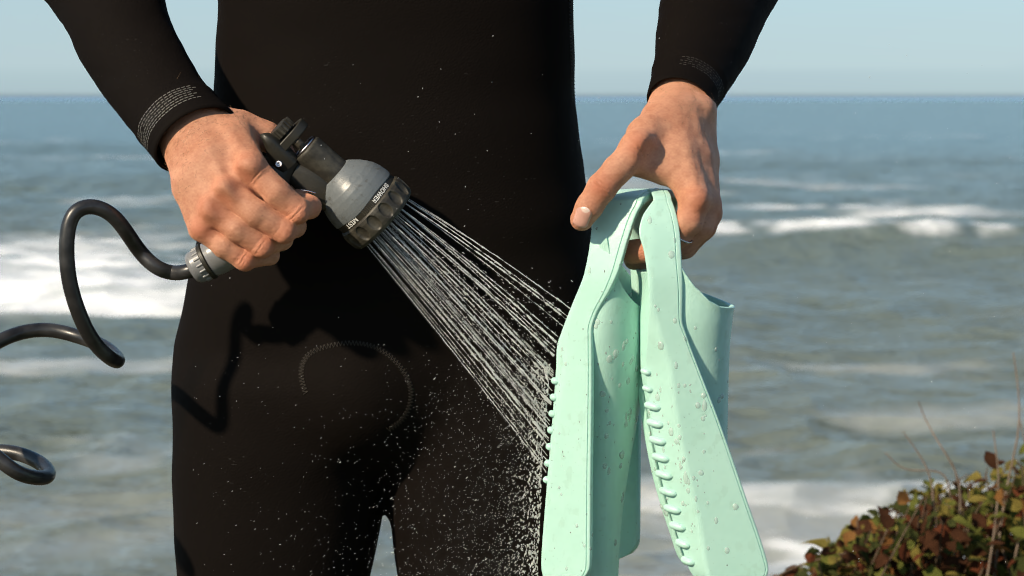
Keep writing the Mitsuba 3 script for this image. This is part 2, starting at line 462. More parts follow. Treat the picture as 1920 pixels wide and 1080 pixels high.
LEAN_R = unit(P(420, 345, 1.72) - P(345, 218, 1.79))
LEAN_L = unit(P(1262, 260, 1.695) - P(1285, 160, 1.79))
SLV_R, path_r, rad_r = sleeve_rings([(140, -95, 1.95, 105), (207, 0, 1.90, 99), (230, 62, 1.872, 93), (262, 122, 1.845, 88), (294, 172, 1.82, 84), (328, 217, 1.797, 82), (352, 243, 1.783, 84), (366, 259, 1.775, 86)], LEAN_R, 0.80)
SLV_L, path_l, rad_l = sleeve_rings([(1412, -120, 2.00, 108), (1372, -60, 1.95, 104), (1336, 20, 1.895, 99), (1317, 82, 1.857, 90), (1297, 140, 1.82, 75), (1280, 180, 1.795, 66), (1275, 192, 1.788, 64)], LEAN_L, 0.84)
sleeve_r, sleeve_l = loft(SLV_R), loft(SLV_L)


def to_manifold(m):
    return m3.Manifold(m3.Mesh(np.asarray(m.vertices, np.float32), np.asarray(m.faces, np.uint32)))


def from_manifold(q):
    k = q.to_mesh()
    return trimesh.Trimesh(k.vert_properties[:, :3], k.tri_verts, process=False)


def union(*ms):
    q = [to_manifold(m) for m in ms]
    if all(x.status() == m3.Error.NoError and x.num_tri() for x in q):
        r = q[0]
        for x in q[1:]:
            r = r + x
        return from_manifold(r)
    print('union: parts joined without a boolean', [str(x.status()) for x in q])
    return cat(ms)


suit = union(body, sleeve_r, sleeve_l)


def neoprene(p, n, uv):
    weave = noise(p.x * 900, p.y * 900, p.z * 900)
    t = fbm(p.x * 7, p.y * 7, p.z * 7, 4)
    lint = smoothstep(0.88, 0.92, noise(p.x * 420 + 9, p.y * 420, p.z * 420)) * smoothstep(0.5, 0.7, fbm(p.x * 12, p.y * 12, p.z * 12, 3))
    # smoother, darker knee and thigh panel on the outer thigh
    line = dr.abs(p.x + 0.283 - 0.03 * dr.sin(p.z * 14)) 
    panel = smoothstep(0.012, 0.004, line) * smoothstep(0.93, 0.91, p.z) * smoothstep(0.80, 0.82, p.z)
    c = mix((0.0018, 0.0008, 0.0004), (0.0032, 0.0015, 0.0007), 0.6 * t + 0.4 * weave)
    return c * (1 - 0.45 * panel) + 0.012 * lint


scene['neoprene'] = {'type': 'bumpmap', 'arbitrary': proc(lambda p, n, uv: noise(p.x * 800, p.y * 800, p.z * 800) + 0.3 * fbm(p.x * 200, p.y * 200, p.z * 200, 3), eps=4e-4), 'scale': 0.00025,
                     'nested': {'type': 'principled', 'base_color': proc(neoprene), 'roughness': 0.85, 'specular': 0.13, 'sheen': 0.04, 'sheen_tint': 0.3}}
scene['thread'] = {'type': 'principled', 'base_color': {'type': 'rgb', 'value': [0.016, 0.012, 0.008]}, 'roughness': 0.7}
scene['reflective_print'] = {'type': 'principled', 'base_color': {'type': 'rgb', 'value': [0.17, 0.165, 0.145]}, 'roughness': 0.45, 'metallic': 0.3}
put('person__wetsuit', suit, 'neoprene', 40)
tag('person', 'man in a black wetsuit standing at the cliff edge, hosing down swim fins', 'person')
# ------------------------------------------------------------------ the two hands
def chain(pts):
    """pts rows (px, py, Y, radius in mm) -> list of round cones."""
    q = [(P(a, b, y), r / 1000) for a, b, y, r in pts]
    return list(zip(q[:-1], q[1:]))


def sd_chain(p, ch, k=.003):
    d = None
    for (a, ra), (b, rb) in ch:
        e = sd_cone(p, a, b, ra, rb)
        d = e if d is None else smin(d, e, k)
    return d


def crease(p, centre, axis, width, depth, reach, count=2, gap=.0036):
    """A bundle of fine skin folds across a joint: grooves perpendicular to axis."""
    q = p - centre
    s = q @ axis
    r = np.linalg.norm(q - s[:, None] * axis, axis=1)
    w = np.exp(-(np.linalg.norm(q, axis=1) / reach) ** 4)
    d = 0
    for i in range(count):
        o = (i - (count - 1) / 2) * gap
        d = d + np.exp(-((s - o - 0.25 * width * np.sin(r * 900 + i)) / .0008) ** 2)
    return d * depth * 1.6 * w


class Hand:
    def __init__(self, palm, fingers, bumps, creases, dents=(), kp=.0105, kf=.005, ridges=()):
        self.ridges = [chain(c) for c in ridges]
        self.palm = [chain(c) for c in palm]
        self.fingers = [chain(c) for c in fingers]
        self.bumps = [(P(a, b, y), r / 1000, k) for a, b, y, r, k in bumps]
        self.dents = [(P(a, b, y), r / 1000, k) for a, b, y, r, k in dents]
        self.creases = [(P(*c), unit(P(*e) - P(*c)), *rest) for c, e, *rest in creases]
        self.kp, self.kf = kp, kf

    def __call__(self, p):
        d = None
        for c in self.palm:
            e = sd_chain(p, c, .006)
            d = e if d is None else smin(d, e, self.kp)
        for c in self.ridges:
            d = smin(d, sd_chain(p, c), .0045)
        palm = d
        for c in self.fingers:
            d = smin(d, smin(palm, sd_chain(p, c), self.kf), .0010)
        for c, r, k in self.bumps:
            d = smin(d, np.linalg.norm(p - c, axis=1) - r, k)
        for c, r, k in self.dents:
            d = smax(d, r - np.linalg.norm(p - c, axis=1), k)
        for c in self.creases:
            d = d + crease(p, *c)
        n = meshkit.noise(p * 160, 2) * .5 + meshkit.noise(p * 420, 3) * .25
        return d + (n - .37) * .0006


def hand_mesh(h, lo, hi, step=.00095):
    m = surface_net(h, lo, hi, step)
    return smoothed(m, 3)


# right hand of the man (on the left of the picture): a fist round the pistol grip
YR = 1.716
HAND_R = Hand(
    palm=[
        [(300, 145, 1.845, 23), (345, 214, 1.799, 23), (372, 240, 1.787, 22)],          # forearm, wrist
        [(325, 190, 1.80, 21), (362, 245, 1.790, 20)], [(322, 222, 1.799, 20), (345, 268, 1.784, 17.5)], [(366, 214, 1.803, 17), (402, 237, 1.791, 14.5)],
        [(385, 232, 1.786, 15), (440, 262, 1.760, 14), (470, 311, YR + .012, 12.2)],         # metacarpals
        [(372, 245, 1.778, 16), (400, 300, 1.745, 15), (426, 358, YR + .010, 12.8)],
        [(358, 262, 1.776, 16), (376, 330, 1.745, 14.5), (397, 391, YR + .013, 12.0)],
        [(345, 275, 1.778, 16), (358, 350, 1.752, 14), (380, 427, YR + .020, 11.2)],
        [(395, 238, 1.795, 14), (448, 240, 1.790, 13.5), (500, 255, 1.790, 12)],              # thumb root along the top
        [(440, 262, 1.775, 15), (462, 300, 1.762, 13)], [(462, 330, 1.735, 10.5), (488, 358, 1.735, 8.5)], [(424, 372, 1.738, 10), (452, 402, 1.741, 8.5)],
        [(385, 340, 1.775, 17), (420, 390, 1.760, 14)],                                        # heel of the palm
    ],
    fingers=[
        [(468, 310, YR + .010, 11.6), (520, 362, YR + .003, 11.0), (556, 394, YR + .007, 10.6), (580, 388, YR + .032, 9.4), (560, 372, YR + .046, 8.0)],
        [(426, 358, YR + .008, 11.8), (480, 400, YR + .000, 10.8), (532, 431, YR + .004, 10.2), (552, 424, YR + .030, 9.3), (520, 405, YR + .045, 8.2)],
        [(397, 391, YR + .011, 11.2), (446, 430, YR + .002, 10.2), (490, 459, YR + .006, 9.8), (528, 448, YR + .030, 9.0), (492, 432, YR + .045, 8.0)],
        [(380, 427, YR + .018, 10.2), (420, 462, YR + .008, 9.2), (458, 486, YR + .010, 8.8), (505, 478, YR + .028, 8.0), (475, 460, YR + .042, 7.4)],
        [(470, 245, 1.795, 12), (520, 270, 1.800, 10.5), (548, 320, 1.798, 9.5), (565, 350, 1.79, 8.5)],    # thumb, behind the lever
    ],
    bumps=[(468, 313, YR - .001, 9, .008), (425, 359, YR - .004, 9.4, .008), (397, 393, YR + .000, 8.6, .008), (379, 429, YR + .008, 8.2, .008),
           (561, 402, YR + .000, 6.5, .006), (536, 438, YR - .001, 6.2, .006), (495, 466, YR + .001, 6.0, .006), (462, 492, YR + .006, 5.2, .006)],
    creases=[((553, 398, YR), (520, 362, YR), .0011, .0006, .0095), ((528, 432, YR), (480, 400, YR), .0011, .00055, .009), ((486, 460, YR), (446, 430, YR), .0011, .00055, .009),
             ((452, 484, YR), (420, 462, YR), .001, .0005, .008), ((488, 330, YR), (520, 362, YR), .0014, .0004, .012), ((563, 402, YR), (548, 390, YR), .0008, .0007, .006, 2)],
    dents=[(452, 342, 1.704, 6, .012), (412, 378, 1.704, 5, .012)],
    ridges=[[(392, 236, 1.774, 3.2), (432, 250, 1.7485, 3.0), (466, 303, 1.7170, 3.0)], [(376, 246, 1.767, 3.2), (394, 290, 1.7345, 3.0), (423, 350, 1.7130, 3.0)],
            [(362, 262, 1.764, 3.0), (372, 325, 1.7345, 2.8), (394, 384, 1.7160, 2.8)], [(405, 268, 1.7555, 1.5), (420, 300, 1.7395, 1.6), (414, 322, 1.7330, 1.5), (404, 345, 1.7300, 1.4)],
            [(352, 290, 1.7625, 1.4), (362, 330, 1.7450, 1.5), (380, 350, 1.7330, 1.4)]],
)
hand_r = hand_mesh(HAND_R, P(255, 110, 1.80) - [0, .10, .36], P(640, 60, 1.86) + [0, .06, 0])

# left hand of the man: thumb over the front of the straps, fingers through the loops
YL = 1.700
HAND_L = Hand(
    palm=[
        [(1312, 95, 1.858, 21), (1284, 165, 1.805, 18.5), (1272, 215, 1.777, 18.5)],               # forearm, wrist
        [(1325, 110, 1.862, 17), (1302, 190, 1.802, 16.5)], [(1262, 165, 1.806, 15), (1238, 222, 1.776, 14)],
        [(1258, 225, 1.762, 17), (1270, 290, 1.738, 15), (1302, 372, YL + .018, 13)],           # index metacarpal
        [(1278, 222, 1.770, 17), (1300, 300, 1.752, 15), (1322, 385, YL + .034, 13)],           # middle
        [(1300, 215, 1.782, 15), (1312, 300, 1.772, 14), (1324, 400, YL + .055, 12)],           # ring
        [(1310, 215, 1.792, 13), (1316, 300, 1.788, 12), (1322, 395, YL + .074, 11)],           # little
        [(1240, 228, 1.762, 16), (1212, 256, 1.740, 15), (1194, 284, YL + .018, 12.6)],         # thumb metacarpal
        [(1240, 262, 1.752, 14), (1262, 308, 1.740, 12)], [(1186, 300, 1.722, 11.5), (1240, 316, 1.730, 12)],    # web
    ],
    fingers=[
        [(1194, 282, YL + .014, 13.2), (1158, 318, YL + .008, 11.6), (1128, 352, YL + .004, 11.6), (1105, 388, YL + .005, 10.6), (1091, 411, YL + .007, 9.4)],
        [(1303, 374, YL + .016, 11.6), (1291, 415, YL + .010, 11.0), (1272, 440, YL + .016, 10.2), (1225, 468, YL + .022, 10.2), (1188, 472, YL + .030, 10.0)],
        [(1322, 388, YL + .030, 12.4), (1312, 425, YL + .022, 10.8), (1280, 458, YL + .028, 10.2), (1225, 482, YL + .044, 9.8), (1190, 486, YL + .050, 9.0)],
        [(1326, 398, YL + .052, 12.0), (1318, 425, YL + .046, 10.6), (1284, 462, YL + .050, 9.8), (1232, 478, YL + .064, 9.2), (1200, 482, YL + .070, 8.4)],
        [(1322, 396, YL + .072, 10.5), (1306, 430, YL + .070, 9.4), (1270, 440, YL + .074, 8.6), (1240, 400, YL + .082, 8.0)],
    ],
    bumps=[(1198, 270, YL + .014, 11, .010), (1306, 374, YL + .006, 7.5, .010), (1318, 205, 1.775, 8, .010)],
    creases=[((1128, 350, YL - .006), (1158, 318, YL - .002), .0013, .0007, .011), ((1192, 283, YL + .006), (1158, 318, YL), .0016, .0005, .012)],
    dents=[(1238, 292, 1.703, 12, .012)],
    ridges=[[(1276, 215, 1.7590, 3.0), (1284, 288, 1.7265, 2.8), (1306, 368, 1.7065, 2.8)], [(1222, 245, 1.7310, 2.6), (1200, 275, 1.7100, 2.6)], [(1300, 225, 1.7545, 2.4), (1310, 300, 1.7385, 2.4), (1324, 380, 1.7230, 2.4)],
            [(1262, 235, 1.7450, 1.5), (1258, 265, 1.7350, 1.5), (1282, 300, 1.7245, 1.5), (1288, 330, 1.7170, 1.4)]],
)
hand_l = hand_mesh(HAND_L, [P(1050, 400, 1.69)[0] - .005, 1.665, P(1200, 520, 1.7)[2] - .012], [P(1380, 400, 1.86)[0], 1.90, P(1200, 60, 1.86)[2]])


def arm_inside(path, rad):
    return tube(path[:80:4], rad[:80:4] * 0.62, 16)


skin_body = union(hand_r, arm_inside(path_r, rad_r))
skin_body2 = union(hand_l, arm_inside(path_l, rad_l))
# the body under the suit, one figure with both arms
trunk = surface_net(lambda p: body_sdf(p) + .006, (-.56, 1.66, .0), (.36, 2.16, 1.68), .011)
hd = P(745, -1010, 1.95)
head = surface_net(lambda p: smin(smin(sd_ell(p, hd, np.eye(3), np.array([.077, .098, .118])), sd_cone(p, hd + [0, -.012, -.06], hd + [0, -.045, -.098], .060, .034), .03),
                                  np.minimum(sd_cone(p, hd + [0, .02, -.05], [hd[0], 1.965, 1.50], .052, .060), np.minimum(sd_cone(p, hd + [0, -.096, .008], hd + [0, -.112, -.030], .009, .013),
                                             np.minimum(sd_cone(p, hd + [-.076, .012, .02], hd + [-.078, .012, -.02], .016, .012), sd_cone(p, hd + [.076, .012, .02], hd + [.078, .012, -.02], .016, .012)))), .02),
                   hd - [.13, .16, .30], hd + [.13, .14, .16], .006)
skin_all = union(trunk, head, skin_body, skin_body2)

RED = np.array([P(467, 318, YR), P(424, 362, YR), P(396, 395, YR), P(378, 430, YR), P(562, 403, YR), P(537, 440, YR), P(497, 466, YR), P(462, 490, YR), P(592, 388, YR + .02),
                P(1198, 272, YL), P(1124, 352, YL - .01), P(1310, 385, YL), P(1335, 410, YL + .03), P(1190, 475, YL + .02), P(1090, 420, YL - .01)])


def skin_colour(p, n, uv):
    t = 0.5 * fbm(p.x * 38, p.y * 38, p.z * 38, 3) + 0.5 * fbm(p.x * 150, p.y * 150, p.z * 150, 4)
    t = smoothstep(0.18, 0.82, t)
    f = noise(p.x * 650, p.y * 650, p.z * 650)
    red = mi.Float(0)
    for c in RED:
        d2 = dr.square(p.x - float(c[0])) + dr.square(p.y - float(c[1])) + dr.square(p.z - float(c[2]))
        red = dr.maximum(red, dr.exp(-d2 / (0.012 ** 2)))
    c = mix((0.36, 0.140, 0.077), (0.57, 0.300, 0.195), 0.65 * t + 0.35 * f)
    c = mix(c, mi.Color3f(0.47, 0.145, 0.075), 0.65 * red)
    freckle = smoothstep(0.86, 0.92, noise(p.x * 330 + 3, p.y * 330, p.z * 330)) * smoothstep(.5, .6, noise(p.x * 40, p.y * 40, p.z * 40))
    return c * (1 - 0.22 * freckle)


FOLDS = [(h.creases[i][0], h.creases[i][1], reach) for h, i, reach in ((HAND_R, 0, .0085), (HAND_R, 1, .008), (HAND_R, 2, .008), (HAND_R, 3, .007), (HAND_R, 4, .010), (HAND_L, 0, .0105), (HAND_L, 1, .011))] \
    + [(P(1330, 398, YL + .014), unit(P(1290, 430, YL) - P(1330, 398, YL)), .010), (P(1208, 322, YL + .012), unit([.6, 0, .8]), .009)]


def skin_bump(p, n, uv):
    fold = mi.Float(0)
    wig = noise(p.x * 420, p.y * 420, p.z * 420) - 0.5
    for c, ax, reach in FOLDS:
        qx, qy, qz = p.x - float(c[0]), p.y - float(c[1]), p.z - float(c[2])
        s = qx * float(ax[0]) + qy * float(ax[1]) + qz * float(ax[2]) + 0.0016 * wig
        w = dr.exp(-dr.square((dr.square(qx) + dr.square(qy) + dr.square(qz)) / reach ** 2))
        for o in (-.0042, -.0019, .0004, .0031):
            fold += w * dr.exp(-dr.square((s - o) / .00042))
    a, b, w = voronoi(p.x * 900 + p.y * 300, p.z * 900 - p.y * 400)
    return 0.5 * dr.minimum(b - a, 0.5) + 0.8 * fbm(p.x * 300, p.y * 300, p.z * 300, 3) - 0.30 * fold


scene['skin'] = {'type': 'bumpmap', 'arbitrary': proc(skin_bump, eps=2.5e-4), 'scale': 0.0013,
                 'nested': {'type': 'principled', 'base_color': proc(skin_colour), 'roughness': 0.50, 'specular': 0.38, 'flatness': 0.4}}
put('person__body', skin_all, 'skin')
# ------------------------------------------------------------------ details on the person: nail, hair, cuff print, seams
def nail(h, top, bottom, half, key):
    """A thumb nail lying on the hand h: pixels of its root and free edge, half width in px."""
    top, bottom = np.array(top, float), np.array(bottom, float)
    ax = bottom - top; sd = np.array([ax[1], -ax[0]]) / np.linalg.norm(ax)
    nb, na = 14, 13
    pix = []
    for j in range(nb):
        t = j / (nb - 1)
        w = half * (1 - 0.10 * t) * (1 - 0.55 * np.clip(1 - t * 5, 0, 1) ** 2 - .35 * np.clip(t * 6 - 5, 0, 1) ** 2)
        for i in range(na):
            a = -1 + 2 * i / (na - 1)
            pix.append(top + ax * (t + (0.10 * a * a * (t < .5) * (1 - 2 * t)) - 0.10 * a * a * max(0, t - .6) * 2.5) + sd * w * a)
    p, ok = on_surface(h, np.array(pix))
    n = grad(h, p, 2e-3)
    g = np.arange(nb * na).reshape(nb, na)
    edge = np.zeros((nb, na), bool); edge[0] = edge[-1] = True; edge[:, 0] = edge[:, -1] = True
    t = np.repeat(np.linspace(0, 1, nb), na)
    v = p + n * np.where(edge.ravel(), -.0004, .0006 + .0005 * t)[:, None]
    q = grid_faces(nb, na, False)
    m = quads(v, q)
    if (m.face_normals @ np.array([0, 1.0, 0])).mean() > 0:
        m.invert()
    put(key, m, 'nail')
    return p.reshape(nb, na, 3)


LUN = P(1099, 390, 1.69)
scene['nail'] = {'type': 'twosided', 'b': {'type': 'principled', 'base_color': proc(lambda p, n, uv: mix((0.50, 0.275, 0.22), (0.60, 0.47, 0.41), smoothstep(.0046, .0034, dr.sqrt(dr.square(p.x - float(LUN[0])) + dr.square(p.z - float(LUN[2])))))),
                                           'roughness': 0.24, 'specular': 0.5}}
nail(HAND_L, (1099, 387), (1085, 427), 17, 'person__thumb_nail')


def hairs(h, mesh, centre, reach, n, flow, seed):
    r = np.random.default_rng(seed)
    pts, fi = trimesh.sample.sample_surface(mesh, n * 6, seed=seed)
    d = np.linalg.norm(pts - centre, axis=1)
    keep = r.random(len(pts)) < np.exp(-(d / reach) ** 2)
    pts, nr = pts[keep][:n], mesh.face_normals[fi][keep][:n]
    out = []
    for p, k in zip(pts, nr):
        f = unit(flow + r.normal(0, .45, 3)); f = unit(f - k * np.dot(f, k))
        L = r.uniform(.004, .0095); b = r.normal(0, .25, 3)
        t = np.linspace(0, 1, 5)[:, None]
        path = p + L * (f * t + k * (.55 * t - .35 * t * t) + b * t * t * .5)
        out.append(tube(path, np.linspace(.00007, .00003, 5), 3, False))
    return cat(out)


scene['hair'] = {'type': 'principled', 'base_color': {'type': 'rgb', 'value': [0.20, 0.115, 0.055]}, 'roughness': 0.45}
put('person__arm_hair', cat([hairs(HAND_R, hand_r, P(385, 235, 1.77), .040, 420, P(470, 300, 1.72) - P(380, 230, 1.77), 1), hairs(HAND_R, hand_r, P(335, 350, 1.75), .030, 160, P(370, 430, 1.74) - P(330, 330, 1.76), 2),
                             hairs(HAND_L, hand_l, P(1300, 180, 1.775), .034, 420, P(1300, 280, 1.75) - P(1290, 170, 1.78), 3), hairs(HAND_L, hand_l, P(1332, 290, 1.76), .026, 120, P(1336, 330, 1.75) - P(1320, 240, 1.77), 4)]), 'hair', False)
labels['person__arm_hair'] = {'kind': 'stuff'}


def cuff_dashes(rings, i0, rows, step, a0, a1, dash, gap, seed, fade=0.0):
    """Short printed dashes in rows round the cuff, each a thin raised patch."""
    r = np.random.default_rng(seed)
    out = []
    seg = rings.shape[1]
    for k in range(rows):
        i = i0 - k * step
        ii = int(i); f = i - ii
        ring = rings[ii] * (1 - f) + rings[ii + 1] * f
        nxt = rings[ii] * (1 - f - .01) + rings[ii + 1] * (f + .01)
        rad = np.linalg.norm(ring - ring.mean(0), axis=1).mean()
        a = a0
        while a < a1:
            w = dash / rad * r.uniform(.8, 1.15)
            if r.random() > .05 + fade * (abs((a - a0) / (a1 - a0) - .4) > .35):
                t = np.linspace(a, a + w, 4) / (2 * np.pi) * seg
                j = np.floor(t).astype(int); g = (t - j)[:, None]
                p = ring[j % seg] * (1 - g) + ring[(j + 1) % seg] * g
                nn = unit(p - ring.mean(0)); ax = unit(nxt.mean(0) - ring.mean(0))
                b = unit(np.cross(unit(p[-1] - p[0]), nn[1]))
                h = .00042
                v = np.vstack([p + nn * .0003 + b * h, p + nn * .0003 - b * h])
                out.append(quads(v, grid_faces(2, 4, False)))
            a += w + gap / rad
    m = cat(out)
    return m


scene['print2'] = {'type': 'twosided', 'b': {'type': 'ref', 'id': 'reflective_print'}}
scene['print_faint'] = {'type': 'twosided', 'b': {'type': 'principled', 'base_color': {'type': 'rgb', 'value': [0.06, 0.053, 0.042]}, 'roughness': 0.5}}
put('person__wetsuit__cuff_print', cuff_dashes(SLV_R, 85.4, 7, .95, math.radians(-48), math.radians(112), .0031, .0009, 3, .3), 'print2', False)
labels['person__wetsuit__cuff_print'] = {'label': 'rows of pale printed dashes round the cuff', 'kind': 'stuff'}
put('person__wetsuit__cuff_print_001', cuff_dashes(SLV_L, 84.5, 5, .85, math.radians(-125), math.radians(30), .0022, .0012, 4, .2), 'print_faint', False)
labels['person__wetsuit__cuff_print_001'] = {'label': 'faint rows of dashes round the other cuff', 'kind': 'stuff'}


def stitch(pix, amp, n, r):
    pix = spline(np.array(pix, float), n)
    t = unit(np.gradient(pix, axis=0)); s = np.stack([-t[:, 1], t[:, 0]], 1)
    z = pix + s * amp * np.where(np.arange(n) % 2, 1, -1)[:, None]
    p, ok = on_surface(body_sdf, z)
    p = pinned(body_sdf, p, .0004)
    mid, ok2 = on_surface(body_sdf, pix)
    segs = [tube(np.array([a, (a + b) / 2 + [0, -.0004, 0], b]), r, 5) for a, b in zip(p[:-1], p[1:])]
    return cat(segs)


put('person__wetsuit__seam', stitch([(574, 738), (565, 700), (576, 668), (612, 650), (660, 643), (705, 652), (742, 678), (766, 715), (770, 750), (755, 785), (727, 806)], 5.0, 130, .00036), 'thread')
put('person__wetsuit__seam_001', stitch([(1069, -10), (1070, 60), (1072, 120), (1074, 190)], 3.5, 60, .0004), 'thread')
# a ring on the index finger of the hand that holds the fins
RC, RD = P(1277, 436, 1.7145), unit(P(1266, 446, 1.718) - P(1290, 418, 1.711))
ringm = trimesh.creation.torus(.0112, .0009, major_sections=64, minor_sections=10)
put('finger_ring', place(ringm, RC, RD), 'steel')
tag('finger_ring', 'thin metal ring on the index finger that hooks the fin straps', 'ring')
# ------------------------------------------------------------------ the spray nozzle
NA, NF = P(572, 278, 1.768), P(723, 414, 1.782)
ND = unit(NF - NA)
NX = unit(np.cross(ND, [0, 1, 0])); NX = NX if NX[2] > 0 else -NX          # across the nozzle, up and right in the picture
NXC = unit(-np.array([0, 1.0, 0]) + ND * ND[1])                            # across the nozzle, towards the camera
K = 1.0 / 2.262                                                             # millimetres per pixel at the nozzle


def around(mesh_mm):
    """A mesh built in millimetres round +z (z = 0 at the back of the barrel, +x towards the camera) -> its place on the nozzle."""
    m = mesh_mm.copy(); m.apply_scale(.001)
    return place(m, NA, ND, NXC)


YS = np.sign(np.dot(np.cross(ND, NXC), NX))                                 # sign of local y that points up-right


def dense_revolve(prof, step=.7, seg=240):
    p = np.array(prof, float); s = np.r_[0, np.cumsum(np.linalg.norm(np.diff(p, axis=0), axis=1))]
    n = max(int(s[-1] / step), 4)
    t = np.unique(np.r_[np.linspace(0, s[-1], n), s])
    return revolve(np.stack([np.interp(t, s, p[:, 0]), np.interp(t, s, p[:, 1])], 1), seg)


def dimple(m, spots, depth):
    """spots: (angle, z, half size round, half size along z), millimetres: pressed into the skin."""
    v = np.array(m.vertices); a = np.arctan2(v[:, 1], v[:, 0]); r = np.hypot(v[:, 0], v[:, 1])
    for a0, z0, sa, sz in spots:
        da = (np.angle(np.exp(1j * (a - a0)))) * r
        q = (da / sa) ** 2 + ((v[:, 2] - z0) / sz) ** 2
        k = np.clip((1.12 - q) / .30, 0, 1); k = k * k * (3 - 2 * k)
        bowl = depth * (0.25 * k + 0.75 * np.clip(1 - q, 0, 1) ** .7)
        f = 1 - np.where(r > 8, bowl / np.maximum(r, 1), 0)
        v[:, 0] *= f; v[:, 1] *= f
    return trimesh.Trimesh(v, m.faces, process=False)


def arc(c, r, a0, a1, n=7):
    t = np.linspace(a0, a1, n)
    return [(c[0] + r * math.cos(x), c[1] + r * math.sin(x)) for x in t]


scene['black_plastic'] = {'type': 'principled', 'base_color': proc(lambda p, n, uv: mix((0.013, 0.012, 0.009), (0.030, 0.027, 0.020), fbm(p.x * 90, p.y * 90, p.z * 90, 4))),
                          'roughness': proc(lambda p, n, uv: 0.36 + 0.22 * fbm(p.x * 160 + 3, p.y * 160, p.z * 160, 4)), 'specular': 0.45}
scene['dusty_black_plastic'] = {'type': 'principled', 'base_color': proc(lambda p, n, uv: mix((0.020, 0.018, 0.014), (0.060, 0.055, 0.042), smoothstep(.3, .8, fbm(p.x * 140, p.y * 140, p.z * 140, 5)))),
                                'roughness': proc(lambda p, n, uv: 0.40 + 0.25 * fbm(p.x * 200 + 3, p.y * 200, p.z * 200, 4)), 'specular': 0.45}


def grey_fn(p, n, uv):
    t = fbm(p.x * 70, p.y * 70, p.z * 70, 4)
    grime = smoothstep(.60, .74, fbm(p.x * 260 + 5, p.y * 90, p.z * 260, 5))
    c = mix((0.095, 0.110, 0.120), (0.140, 0.156, 0.166), t)
    return mix(c, (0.075, 0.075, 0.07), 0.65 * grime)


scene['grey_plastic'] = {'type': 'principled', 'base_color': proc(grey_fn), 'roughness': proc(lambda p, n, uv: 0.27 + 0.2 * fbm(p.x * 150, p.y * 150, p.z * 150, 4)), 'specular': 0.5}
scene['light_grey_plastic'] = {'type': 'principled', 'base_color': {'type': 'rgb', 'value': [0.17, 0.175, 0.185]}, 'roughness': 0.32, 'specular': 0.5}
scene['steel'] = {'type': 'roughconductor', 'material': 'Cr', 'alpha': 0.16}
scene['brass'] = {'type': 'principled', 'base_color': {'type': 'rgb', 'value': [0.42, 0.36, 0.20]}, 'metallic': 0.8, 'roughness': 0.35}
scene['white_print'] = {'type': 'diffuse', 'reflectance': {'type': 'rgb', 'value': [0.72, 0.72, 0.70]}}

N = 'spray_nozzle'
tag(N, 'black and grey hose nozzle with a turning dial, gripped in the fist and spraying', 'hose nozzle')
# barrel with a thin step at its front
barrel = dense_revolve([(0, 0)] + [(10.6, 0.0), (12.9, 0.2), (13.9, 1.0), (14.3, 2.2), (14.5, 20), (14.6, 33), (15.2, 33.4), (15.2, 36), (0, 36)], 1.0, 120)
put(N + '__barrel', around(barrel), 'dusty_black_plastic', 35)
# grey shell: bell shape with round dimples, its rim cut slanting as the photo shows
shell = dense_revolve([(14, 32.5), (15.6, 32.2), (17.0, 33.0), (20.0, 36), (24.0, 40.5), (27.3, 45.0), (29.6, 50.0), (31.2, 55.5), (32.0, 61), (32.2, 64.5), (31.6, 65.2), (29.5, 65.4), (14, 65.4)], .7, 260)
shell = dimple(shell, [(YS * math.radians(a), 45.0, 5.0, 4.4) for a in (25, 97, 169, -119, -47)], .35)
v = np.array(shell.vertices); a = np.arctan2(v[:, 1] * YS, v[:, 0])
k = np.clip((v[:, 2] - 52) / 13, 0, 1)
v[:, 2] += 1.6 * k * (np.cos(2.0 * (a - math.radians(75))) ** 2 - .5)
shell = trimesh.Trimesh(v, shell.faces, process=False)
put(N + '__shell', around(shell), 'grey_plastic', 40)
band = dense_revolve([(24, 62), (31.0, 62.4), (31.5, 63), (31.5, 71.5), (30, 72.2), (24, 72.2)], .8, 200)
put(N + '__mode_band', around(band), 'black_plastic', 35)
# grip ring with scalloped finger dents
ring = [(24, 70.4), (30.9, 70.4), (32.4, 71.0), (33.5, 72.2), (34.3, 75), (34.6, 79), (34.4, 84), (33.9, 87.0), (33.0, 89.0), (31.8, 90.0), (30.4, 90.2), (29.4, 89.4), (28.8, 87.0), (28.4, 84.0), (0, 83.6)]
dial = dense_revolve(ring, .55, 420)
dial = dimple(dial, [(YS * math.radians(a), 79.6, 4.6, 7.0) for a in np.arange(-176, 180, 24)], 2.6)
put(N + '__dial', around(dial), 'dusty_black_plastic', 35)
# the ribbed window in the band and the lettering
for i, a in enumerate(np.linspace(-9, 13, 8)):
    b = trimesh.creation.box([1.1, 0.9, 6.2]); b.apply_translation([31.6, 0, 67.2]); b.apply_transform(trimesh.transformations.rotation_matrix(YS * math.radians(a), [0, 0, 1]))
    put(N + '__mode_band__rib', around(b), 'dusty_black_plastic', False)


def lettering(text, ang, z, h):
    m = meshkit.text_mesh(text, h, 0.35, bold=True)
    m = m.subdivide()
    v = np.array(m.vertices); w = v[:, 0].max()
    # the text runs downwards round the band, letter tops towards the dial
    th = math.radians(ang) - (v[:, 0] - w / 2) / 31.5
    r = 31.35 + v[:, 2]
    q = np.stack([r * np.cos(th), YS * r * np.sin(th), z + v[:, 1] - h / 2], 1)
    m = trimesh.Trimesh(q, m.faces, process=False); m.fix_normals()
    return around(m)


put(N + '__lettering', lettering('SHOWER', 33, 67.8, 3.7), 'white_print', False)
labels[N + '__lettering'] = {'label': 'white word SHOWER on the nozzle band'}
put(N + '__lettering_001', lettering('MIST', -35, 67.4, 4.0), 'white_print', False)
labels[N + '__lettering_001'] = {'label': 'white word MIST on the nozzle band'}
